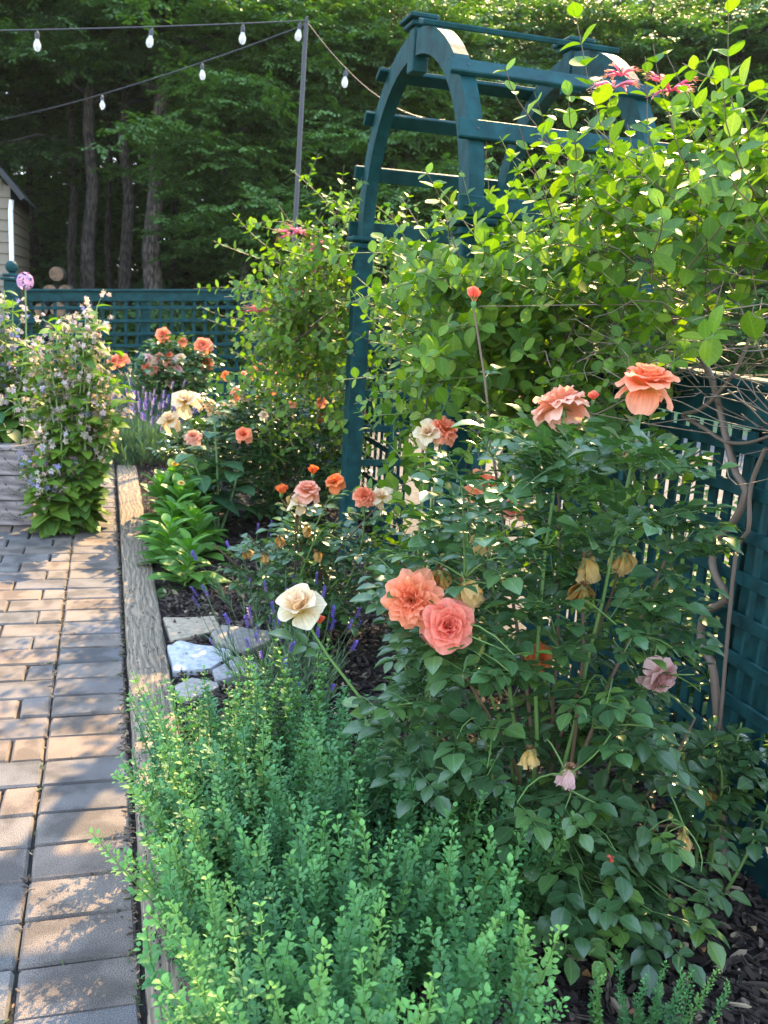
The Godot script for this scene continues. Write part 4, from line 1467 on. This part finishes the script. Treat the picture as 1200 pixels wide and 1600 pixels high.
	st.col = Color(0.13, 0.10, 0.06)
	st.tube(tr, 0.009, 0.004, 6)
	inst("woody_trunk", st.mesh(), M.stem, o)
	hang(l, o, G.vine, VINE_GREEN, M.honey_leaf, 120)
# ------------------------------------------------------------------ herbs and flowers
func make_herbs() -> void:
	# oregano clump
	var o := thing("oregano_clump", "bushy bright green oregano spilling over the timber in front", "herb", V(0.45, 0, 1.8))
	var l := Leaves.new()
	var n := 0
	while n < 720:
		var x := rf(0.0, 0.86)
		var p := rf(1.02, 2.62)
		# outline of the clump on the ground
		var e := pow((x - 0.43) / 0.43, 2.0) + pow((p - 1.72) / 0.86, 2.0)
		if e > 1.0 or (p > 2.2 and x > 0.58) or p > 2.46 or (p < 1.55 and x > 0.60 + (p - 1.0) * 0.25):
			continue
		n += 1
		var lean := Vector3((x - 0.45) * 0.55 + gs(0.10), 1.0, -(p - 1.75) * 0.22 + gs(0.10))
		if x < 0.24:
			lean.x -= 0.22 + 0.35 * maxf(0.0, 0.15 - x)
		var s := rf(0.60, 1.15) * (1.0 - 0.28 * maxf(0.0, e - 0.55))
		var y := lean.normalized()
		var z := y.cross(Vector3.RIGHT).normalized()
		var b := Basis(y.cross(z), y, z) * Basis(Vector3.UP, rf(0, TAU))
		l.put(Transform3D(b.scaled(Vector3.ONE * s), V(maxf(x, 0.235) if x > 0.1 else 0.235, 0.02, p)), rng.randi())
	hang(l, o, G.herb, HERB_GREEN, M.herb_leaf, 300, "sprig", "foliage")
	# seedlings of the same herb at the foot of the rose
	o = thing("oregano_clump", "small oregano tuft under the foreground rose at the bottom edge", "herb", V(1.02, 0, 1.32))
	l = Leaves.new()
	for i in 16:
		l.put(Transform3D(Basis.from_euler(Vector3(gs(0.2), rf(0, TAU), gs(0.2))) * rf(0.3, 0.55), V(0.98 + gs(0.06), 0.02, 1.33 + gs(0.05))), rng.randi())
	hang(l, o, G.herb, HERB_GREEN, M.herb_leaf, 300, "sprig", "foliage")
	# lavenders
	var white := [Color(1, 1, 1), Color(0.85, 0.9, 0.9), Color(1.1, 1.05, 1.0)]
	for q in [[V(0.62, 0, 2.95), 60, 0.11, 0.85, "lavender beside the flat stones, its purple spikes leaning left"], [V(0.26, 0, 7.6), 300, 0.24, 1.25, "wide lavender clump at the far end of the timber"], [V(0.66, 0, 3.9), 26, 0.10, 0.9, "thin lavender tuft beneath the slender rose"]]:
		o = thing("lavender_clump", q[4], "lavender", q[0], "lavenders")
		l = Leaves.new()
		for i in q[1]:
			var d: Vector3 = Vector3(gs(), 0, gs()) * q[2]
			var y: Vector3 = (Vector3.UP + d * 1.3 / (q[2] * 4.0) + (Vector3(-0.35, 0, 0.1) if q[1] == 70 else Vector3.ZERO)).normalized()
			var z: Vector3 = y.cross(Vector3.RIGHT).normalized()
			l.put(Transform3D((Basis(y.cross(z), y, z) * Basis(Vector3.UP, rf(0, TAU))).scaled(Vector3.ONE * q[3] * rf(0.7, 1.1)), q[0] + Vector3(d.x, 0.0, d.z) * 0.7), rng.randi())
		hang(l, o, G.lavender, white, M.herb_leaf, 200, "sprig", "foliage")
	# calendulas: rosettes of long pale leaves
	var pal := [Color(0.15, 0.36, 0.06), Color(0.18, 0.40, 0.07), Color(0.12, 0.30, 0.06)]
	var spots := [[0.47, 5.35, 0.40, 0.0, "rearmost leafy calendula, under the ragged cream rose"], [0.30, 4.55, 0.22, 0.0, "low calendula between the lone rosette and the timber edge"], [0.345, 4.27, 0.20, 0.0, "leafy calendula rosette nearest the camera, standing alone on bare soil"], [0.32, 4.78, 0.26, 0.0, "calendula spilling over the timber edge behind the lone rosette"], [0.45, 4.75, 0.24, 0.0, "calendula rosette right of the one on the timber"], [0.33, 5.15, 0.42, 1.0, "taller calendula carrying a yellow flower"], [0.44, 5.1, 0.36, 0.0, "leafy calendula beside the flowering ones"], [0.36, 4.98, 0.34, 1.0, "calendula with a low pale yellow flower"]]
	for s in spots:
		var foot := V(s[0], 0.015, s[1])
		o = thing("calendula_plant", s[4], "flower plant", foot, "calendulas along the timber")
		l = Leaves.new()
		var st := Geo.new()
		var tall: float = s[2]
		for k in (3 if tall > 0.3 else 1):
			var tip := foot + Vector3(gs(0.05), tall * 0.75 + (0.06 if k == 0 else 0.0), gs(0.05))
			st.col = Color(0.13, 0.25, 0.06)
			var pts := path(foot, tip, rdir() * 0.01, 5)
			for i in pts.size():
				pts[i] -= foot
			st.tube(pts, 0.006, 0.003, 5)
			for i in 30:
				var t := pow(i / 29.0, 1.3)
				var a := i * 2.4 + k
				var d := Vector3(cos(a), 0.35 + 1.4 * t + gs(0.15), sin(a))
				l.put(leaf_at(foot.lerp(tip, t), d, Vector3.UP + rdir() * 0.2, rf(0.16, 0.23) * (1.0 - 0.35 * t)), rng.randi())
			if s[3] > 0 and k == 0:
				var g := Geo.new()
				for i in 40:
					var a := i * 2.4
					g.col = Color(0.85, 0.52, 0.02) if s[1] > 5.1 else Color(0.85, 0.72, 0.22)
					g.leaf(leaf_at(Vector3.ZERO, Vector3(cos(a), 0.15 + 0.02 * i * 0.5, sin(a)), Vector3.UP), 0.028 - 0.0003 * i, 0.008, 0.1, 0.3, 3)
				g.col = Color(0.4, 0.2, 0.02)
				g.lathe(Vector3.ZERO, [[0.004, -0.012], [0.010, -0.004], [0.008, 0.008], [0.001, 0.010]], 10)
				inst("flower", g.mesh(), M.petal, o, Transform3D(Basis(Vector3.RIGHT, 0.5), tip + Vector3(0, 0.04, 0) - foot))
		inst("stem", st.mesh(), M.stem, o)
		hang(l, o, G.broad, pal, M.broad_leaf, 300)
	# large-leaved comfrey
	var foot := V(0.60, 0.015, 5.2)
	o = thing("comfrey_plant", "tall plant with big drooping blue-green leaves behind the calendulas", "plant", foot)
	l = Leaves.new()
	var sg := Geo.new()
	for k in 3:
		var tip: Vector3 = foot + [Vector3(-0.04, 0.70, 0.0), Vector3(-0.16, 0.48, 0.05), Vector3(0.10, 0.42, 0.06)][k]
		sg.col = Color(0.12, 0.22, 0.08)
		var pts := path(foot, tip, Vector3(0.01, 0, 0), 6)
		for i in pts.size():
			pts[i] -= foot
		sg.tube(pts, 0.009, 0.005, 6)
		for i in 9:
			var t := 0.35 + 0.65 * i / 8.0
			var a := i * 2.4 + k * 2.0
			l.put(leaf_at(foot.lerp(tip, t), Vector3(cos(a), rf(0.0, 0.5), sin(a)), Vector3.UP, rf(0.20, 0.28) * (1.15 - 0.5 * t)), rng.randi())
	inst("stem", sg.mesh(), M.stem, o)
	hang(l, o, G.heart, [Color(0.09, 0.23, 0.115), Color(0.11, 0.26, 0.12)], M.broad_leaf, 100)

func borage(label: String, foot: Vector3, height: float, spread: float, stems: int, pale: float, bloomed: float, seedv: int) -> void:
	rng.seed = seedv
	var o := thing("borage_plant", label, "flower plant", foot, "borage plants")
	var l := Leaves.new()
	var f := Leaves.new()
	var st := Geo.new()
	for k in stems:
		var a := TAU * k / stems + gs(0.3)
		var r := spread * sqrt(rng.randf())
		var h := height * (1.0 - 0.45 * pow(r / spread, 2.0)) * rf(0.8, 1.0)
		var tip := foot + Vector3(cos(a) * r, h, sin(a) * r)
		var pts := path(foot + Vector3(cos(a) * 0.04, 0, sin(a) * 0.04), tip, Vector3(-cos(a), 0, -sin(a)) * r * 0.12, 9, 0.01)
		st.col = Color(0.20, 0.30, 0.10)
		var loc := PackedVector3Array()
		for q in pts:
			loc.append(q - foot)
		st.tube(loc, 0.009, 0.003, 6)
		for i in 26:
			var t := 0.06 + 0.93 * i / 25.0
			var at := pts[int(t * 8)].lerp(pts[mini(8, int(t * 8) + 1)], fposmod(t * 8, 1.0))
			var aa := i * 2.4 + k
			l.put(leaf_at(at, Vector3(cos(aa), rf(-0.1, 0.6), sin(aa)), Vector3.UP + rdir() * 0.3, lerpf(0.15, 0.085, t) * rf(0.8, 1.2)), rng.randi())
			# side sprays of flowers
			if t > 0.38 and rng.randf() < bloomed:
				var e := at + Vector3(cos(aa + 1.0), rf(0.3, 1.0), sin(aa + 1.0)).normalized() * rf(0.06, 0.13)
				st.tube(PackedVector3Array([at - foot, (at + e) * 0.5 + Vector3(0, 0.01, 0) - foot, e - foot]), 0.002, 0.001, 4)
				for j in 4:
					f.put(leaf_at(e + rdir() * 0.032, rdir(), Vector3.UP + rdir() * 0.8 + Vector3(0, 0, 0.3), rf(0.014, 0.022)), rng.randi() % 3 if rng.randf() < pale else 3 + rng.randi() % 3)
	inst("stem", st.mesh(), M.stem, o)
	hang(l, o, G.heart, [Color(0.22, 0.40, 0.06), Color(0.26, 0.44, 0.06), Color(0.16, 0.32, 0.07)], M.honey_leaf, 90)
	hang(f, o, G.star, [Color(0.76, 0.66, 0.68), Color(0.74, 0.58, 0.62), Color(0.70, 0.66, 0.60), Color(0.35, 0.38, 0.75), Color(0.50, 0.48, 0.72), Color(0.60, 0.55, 0.68)], M.petal, 150, "flower", "flowers")

func make_borage() -> void:
	borage("tall borage covered in pale pink flowers beside the planter box", V(-0.16, 0.0, 5.5), 1.42, 0.32, 32, 0.9, 0.5, 501)
	borage("bluish borage growing out of the planter box at the left edge", V(-0.55, 0.39, 5.85), 0.92, 0.26, 12, 0.35, 0.6, 502)
	borage("low borage at the foot of the planter corner", V(-0.27, 0.0, 5.42), 0.62, 0.18, 8, 0.6, 0.45, 504)
	rng.seed = 77
	# ball of lilac florets on a stalk
	var foot := V(-0.46, 0.39, 5.72)
	var o := thing("lilac_flower", "round lilac flower head above the borage", "flower", foot)
	var g := Geo.new()
	g.col = Color(0.12, 0.22, 0.08)
	g.tube(path(Vector3.ZERO, Vector3(0.03, 0.93, 0.0), Vector3(0.01, 0, 0), 6), 0.005, 0.004, 6)
	inst("stalk", g.mesh(), M.stem, o)
	var h := Geo.new()
	for i in 90:
		var d := rdir()
		h.col = Color(0.50, 0.36, 0.72).lerp(Color(0.66, 0.50, 0.80), rng.randf())
		for k in 4:
			var t := leaf_at(d * Vector3(0.045, 0.05, 0.045), d.cross(rdir()), d)
			h.leaf(t, 0.014, 0.011, 0.1, 0.3, 3)
	inst("flower_head", h.mesh(), M.petal, o, Transform3D(Basis(), Vector3(0.03, 0.96, 0)))
	# squash in the planter
	foot = V(-0.72, 0.39, 5.72)
	o = thing("squash_plant", "broad-leaved squash hanging over the planter rim", "plant", foot)
	var l := Leaves.new()
	var st := Geo.new()
	for i in 26:
		var a := rf(0, TAU)
		var e := foot + Vector3(cos(a) * rf(0.05, 0.38), rf(0.03, 0.30), sin(a) * rf(0.02, 0.16))
		st.col = Color(0.12, 0.24, 0.08)
		st.tube(PackedVector3Array([Vector3.ZERO, (e - foot) * 0.5 + Vector3(0, 0.05, 0), e - foot]), 0.004, 0.003, 5)
		l.put(leaf_at(e, Vector3(cos(a), rf(-0.4, 0.3), sin(a)), Vector3.UP + rdir() * 0.3, rf(0.11, 0.17)), i)
	inst("stem", st.mesh(), M.stem, o)
	hang(l, o, G.heart, [Color(0.06, 0.18, 0.08), Color(0.07, 0.21, 0.085)], M.broad_leaf, 100)

# ------------------------------------------------------------------ the woods
func tree(label: String, x: float, p: float, r: float, h: float, low: float, rad: float, boughs: int, tint: Color, seedv: int, lean := 0.0, bare := Color(0.10, 0.085, 0.07)) -> void:
	rng.seed = seedv
	var o := thing("woodland_tree", label, "tree", V(x, -0.05, p), "trees of the wood behind the garden")
	var tg := Geo.new()
	tg.col = bare
	var pts := PackedVector3Array()
	for i in 9:
		var t := i / 8.0
		pts.append(Vector3(lean * t * h + (gs(0.05) if i else 0.0), h * 0.93 * t, gs(0.05) if i else 0.0))
	tg.tube(pts, r, r * 0.25, 10)
	# root flare
	tg.lathe(Vector3.ZERO, [[r * 1.7, -0.05], [r * 1.25, 0.18], [r * 1.0, 0.6]], 10)
	inst("trunk", tg.mesh(), M.bark, o)
	var lg := Geo.new()
	lg.col = bare * 0.9
	var xf := [[], [], []]
	var cols := [[], [], []]
	for i in boughs:
		var t := float(i) / boughs
		var y := lerpf(low, h * 0.97, pow(t, 0.9))
		var a := i * 2.4 + gs(0.4)
		var reach := rad * rf(0.55, 1.1) * (1.0 - 0.55 * pow(t, 2.5))
		var s := pts[clampi(int(y / (h * 0.93) * 8), 0, 8)] * Vector3(1, 0, 1) + Vector3(0, y - reach * 0.15, 0)
		var e := Vector3(lean * y + cos(a) * reach, y + reach * rf(0.0, 0.35), sin(a) * reach)
		var lp := path(s, e, Vector3(0, reach * 0.10, 0), 6, 0.06)
		lg.tube(lp, r * 0.28, r * 0.06, 5)
		# flat pads of leaves along the outer bough
		var pads := 2 + int(reach * 1.3)
		for d in pads:
			var u := 0.35 + 0.65 * rng.randf()
			var mid: Vector3 = lp[int(u * 4.99)] + Vector3(gs(0.42), gs(0.16), gs(0.42)) * (0.4 + reach * 0.25)
			var wide := rf(0.30, 0.60)
			for j in int(5 + wide * 18):
				var off := Vector3(gs(wide), 0, gs(wide))
				var at := mid + off + Vector3(0, gs(0.06) - 0.22 * off.length_squared(), 0)
				var m := rng.randi() % 3
				xf[m].append(Transform3D(Basis.from_euler(Vector3(gs(0.25), rf(0, TAU), gs(0.25))) * rf(0.65, 1.0), at))
				cols[m].append(tint * rf(0.8, 1.2))
	inst("limbs", lg.mesh(), M.bark, o)
	for m in 3:
		if xf[m]:
			many("crown", G.clump[m].mesh() if not G.has("cm%d" % m) else G["cm%d" % m], M.tree_leaf, xf[m], cols[m], o)

func make_woods() -> void:
	for m in 3:
		G["cm%d" % m] = G.clump[m].mesh()
	var green := Color(0.085, 0.175, 0.048)
	var deep := Color(0.075, 0.155, 0.05)
	var pale := Color(0.17, 0.14, 0.115)
	# label, x, p, trunk, height, lowest bough, reach, boughs, tint, seed, lean, bark
	tree("tree with the stoutest pale grey trunk, left of the light pole", 0.86, 18.0, 0.20, 8.6, 4.7, 2.3, 22, deep, 11, 0.006, pale)
	tree("tree with a straight dark trunk just left of the stout grey one", 0.32, 18.8, 0.14, 8.4, 4.8, 2.0, 18, deep, 12)
	tree("tree with a dark trunk rising behind the log pile", -0.25, 18.4, 0.15, 8.6, 4.6, 2.2, 20, deep, 13)
	tree("tree with a slim trunk between the shed and the log pile", -0.62, 20.0, 0.10, 8.4, 4.8, 1.9, 16, deep, 14)
	tree("leafy tree leaning over the shed roof", -2.4, 19.0, 0.16, 8.8, 3.6, 2.5, 26, deep, 15)
	tree("low-branched young tree left of the light pole", 2.2, 16.6, 0.10, 6.4, 2.1, 1.7, 26, green, 16)
	tree("bushy tree right behind the light pole", 3.6, 17.4, 0.12, 6.8, 1.6, 1.9, 30, green, 17)
	tree("young tree filling the gap left of the arbor arch", 4.9, 16.8, 0.11, 6.6, 1.2, 1.9, 30, green, 18)
	tree("broad tree seen through the arbor arch", 6.6, 18.2, 0.16, 7.2, 1.2, 2.3, 32, deep, 19)
	tree("tree whose crown fills the gap right of the arbor arch", 8.6, 18.6, 0.16, 7.4, 1.3, 2.4, 32, deep, 20)
	tree("tree behind the honeysuckle tips", 10.6, 18.2, 0.15, 7.4, 1.3, 2.3, 32, green, 21)
	tree("dark thick-trunked tree at the upper right", 11.9, 17.6, 0.36, 7.8, 3.6, 2.2, 26, deep, 22, 0.0, Color(0.045, 0.04, 0.04))
	tree("last tree at the right edge, sky showing through its leaves", 14.2, 18.6, 0.16, 7.4, 1.4, 2.1, 20, green, 23)
	tree("slender tree deep in the wood behind the stout grey trunk", 1.5, 23.0, 0.10, 9.6, 4.6, 2.4, 24, green, 24)
	tree("slender tree deep in the wood behind the log pile", -1.6, 23.5, 0.11, 9.8, 4.4, 2.5, 24, green, 25)
	tree("tall tree deep in the wood behind the light pole", 3.4, 22.5, 0.14, 9.6, 4.2, 2.6, 28, deep, 26)
	tree("tall tree deep in the wood left of the arch", 6.0, 23.0, 0.15, 9.4, 2.6, 2.7, 30, deep, 27)
	tree("tall tree deep in the wood above the arch", 9.0, 23.5, 0.15, 9.2, 2.2, 2.8, 32, green, 28)
	tree("tall tree deep in the wood right of the arch", 12.0, 23.5, 0.16, 9.2, 2.2, 2.8, 30, deep, 29)
	tree("tall tree deep in the wood at the far right", 15.5, 23.5, 0.16, 9.2, 2.4, 2.7, 26, deep, 30)
	tree("thin dark-stemmed tree behind the log pile, half hidden", 0.05, 21.5, 0.08, 9.0, 4.4, 1.8, 16, green, 31)
	tree("tree at the far left behind the shed", -4.6, 22.0, 0.18, 9.8, 3.4, 3.0, 30, deep, 32)
	# the wood beyond, one mass
	rng.seed = 900
	var xf := [[], [], []]
	var cols := [[], [], []]
	for i in 12000:
		var p := rf(27.0, 40.0)
		var x := rf(-12.0, 34.0) * (p / 33.0)
		var hi := 12.0
		var y := rf(0.2, hi)
		if y > 1.5 and y < 5.0 and x < 8.0 and rng.randf() < 0.2:
			continue
		var m := rng.randi() % 3
		xf[m].append(Transform3D(Basis.from_euler(Vector3(gs(0.3), rf(0, TAU), gs(0.3))) * rf(1.6, 2.6), V(x, y, p)))
		cols[m].append([deep, green][rng.randi() % 2] * rf(0.8, 1.2))
	for i in 4200:
		var p := rf(22.0, 29.0)
		var m := rng.randi() % 3
		xf[m].append(Transform3D(Basis.from_euler(Vector3(gs(0.3), rf(0, TAU), gs(0.3))) * rf(1.2, 2.0), V(rf(-0.3, 0.8) * p, rf(0.0, 4.6) * rng.randf(), p)))
		cols[m].append([deep, green][rng.randi() % 2] * rf(0.8, 1.2))
	var far := Node3D.new()
	far.name = "distant_woods"
	add_child(far)
	far.set_meta("kind", "stuff")
	far.set_meta("label", "mass of distant leafy woods behind the nearer trees")
	for m in 3:
		many("foliage", G["cm%d" % m], M.tree_leaf, xf[m], cols[m], far)
	var tg := Geo.new()
	for i in 46:
		var p := rf(24.0, 34.0)
		var x := rf(-0.30, 0.75) * p
		tg.col = Color(0.07, 0.06, 0.05) * rf(0.6, 1.4)
		tg.tube(PackedVector3Array([V(x, 0, p), V(x + gs(0.2), 6, p), V(x + gs(0.4), 12, p)]), rf(0.07, 0.17), 0.05, 7)
	var tm := inst("trunks", tg.mesh(), M.bark, far)
	tm.set_meta("kind", "stuff")
	# undergrowth along the edge of the wood
	xf = [[], [], []]
	cols = [[], [], []]
	for i in 1500:
		var x := rf(-5.0, 16.0)
		var p := 15.6 + absf(gs(1.3)) + maxf(0.0, x - 3.0) * 0.05
		var m := rng.randi() % 3
		var hi := 0.85 + 0.3 * sin(x * 1.7) + maxf(0.0, x - 2.0) * 0.08
		xf[m].append(Transform3D(Basis.from_euler(Vector3(gs(0.3), rf(0, TAU), gs(0.3))) * rf(0.7, 1.1), V(x, rf(0.05, hi), p)))
		cols[m].append([green, deep][rng.randi() % 2] * rf(0.8, 1.2))
	var ug := Node3D.new()
	ug.name = "undergrowth"
	add_child(ug)
	ug.set_meta("kind", "stuff")
	ug.set_meta("label", "low green undergrowth along the edge of the wood")
	for m in 3:
		many("foliage", G["cm%d" % m], M.tree_leaf, xf[m], cols[m], ug)
	# planting on the far side of the right-hand fence
	xf = [[], [], []]
	cols = [[], [], []]
	for i in 420:
		var m := rng.randi() % 3
		var q := rng.randf()
		xf[m].append(Transform3D(Basis.from_euler(Vector3(gs(0.5), rf(0, TAU), gs(0.5))) * rf(0.35, 0.6), V(rf(1.85, 2.8), rf(0.02, 0.75) * q, rf(0.4, 3.4))))
		cols[m].append([green, deep][rng.randi() % 2] * rf(0.8, 1.2))
	var gcv := Node3D.new()
	gcv.name = "ground_cover"
	add_child(gcv)
	gcv.set_meta("kind", "stuff")
	gcv.set_meta("label", "low green planting behind the right-hand fence")
	for m in 3:
		many("foliage", G["cm%d" % m], M.tree_leaf, xf[m], cols[m], gcv)
	# rough grass beyond the back fence
	var gg := Geo.new()
	for i in 14:
		gg.col = grey(rf(0.8, 1.2))
		gg.leaf(leaf_at(Vector3(gs(0.05), 0, gs(0.05)), Vector3(gs(0.35), 1, gs(0.35)), Vector3(0, 0, 1)), rf(0.09, 0.2), 0.008, 0.1, 0.5, 3, 1.0, 0.6)
	var gx := []
	var gc := []
	for i in 5200:
		var p := rf(10.7, 15.8)
		gx.append(Transform3D(Basis(Vector3.UP, rf(0, TAU)) * rf(0.6, 1.3), V(rf(-0.25, 0.55) * p, -0.06, p)))
		gc.append(Color(0.16, 0.30, 0.05) * rf(0.7, 1.2))
	var gr := many("grass", gg.mesh(), M.tree_leaf, gx, gc, self)
	gr.set_meta("label", "rough sunny grass beyond the back fence")

# ------------------------------------------------------------------
func _ready() -> void:
	rng.seed = 20240611
	var cam := Camera3D.new()
	cam.name = "camera"
	add_child(cam)
	cam.fov = rad_to_deg(2.0 * atan(800.0 / 1480.0))
	cam.near = 0.05
	cam.far = 400.0
	cam.transform = Transform3D(Basis(Vector3.UP, deg_to_rad(-16.74)) * Basis(Vector3.RIGHT, deg_to_rad(-12.65)) * Basis(Vector3.BACK, deg_to_rad(3.7)), Vector3(0, EYE, 0))
	cam.current = true
	var lens := CameraAttributesPhysical.new()
	lens.frustum_focal_length = 22.2
	lens.frustum_near = 0.05
	lens.frustum_far = 400.0
	lens.frustum_focus_distance = 2.3
	lens.exposure_aperture = 5.7
	cam.attributes = lens
	var env := Environment.new()
	env.background_mode = Environment.BG_SKY
	var skym := ProceduralSkyMaterial.new()
	skym.sky_top_color = Color(0.58, 0.67, 0.80)
	skym.sky_horizon_color = Color(0.88, 0.90, 0.90)
	skym.sky_curve = 0.18
	skym.ground_horizon_color = Color(0.45, 0.47, 0.42)
	skym.ground_bottom_color = Color(0.25, 0.24, 0.20)
	skym.sun_angle_max = 2.0
	var sky := Sky.new()
	sky.sky_material = skym
	env.sky = sky
	env.background_energy_multiplier = 1.35
	env.tonemap_mode = Environment.TONE_MAPPER_LINEAR
	env.tonemap_exposure = 5.6
	env.fog_enabled = true
	env.fog_density = 0.0003
	env.fog_light_color = Color(0.90, 0.91, 0.88)
	env.sdfgi_enabled = true
	env.ssao_enabled = true
	env.ssil_enabled = true
	var we := WorldEnvironment.new()
	we.environment = env
	add_child(we)
	# morning sun ahead and to the right, just over the trees
	var sun := DirectionalLight3D.new()
	sun.name = "sun"
	add_child(sun)
	var az := deg_to_rad(31.0)
	var el := deg_to_rad(38.0)
	sun.look_at_from_position(Vector3.ZERO, -Vector3(sin(az) * cos(el), sin(el), -cos(az) * cos(el)), Vector3.UP)
	sun.light_energy = 1.2
	sun.light_color = Color(1.0, 0.85, 0.62)
	sun.light_angular_distance = 0.5
	sun.shadow_enabled = true
	make_materials()
	make_shapes()
	make_ground()
	make_path()
	make_edging()
	make_mulch()
	make_fences()
	make_arbor()
	make_planter()
	make_shed()
	make_logs()
	make_lights()
	rng.seed = 301
	make_roses()
	rng.seed = 302
	make_vines()
	rng.seed = 303
	make_herbs()
	make_borage()
	make_woods()
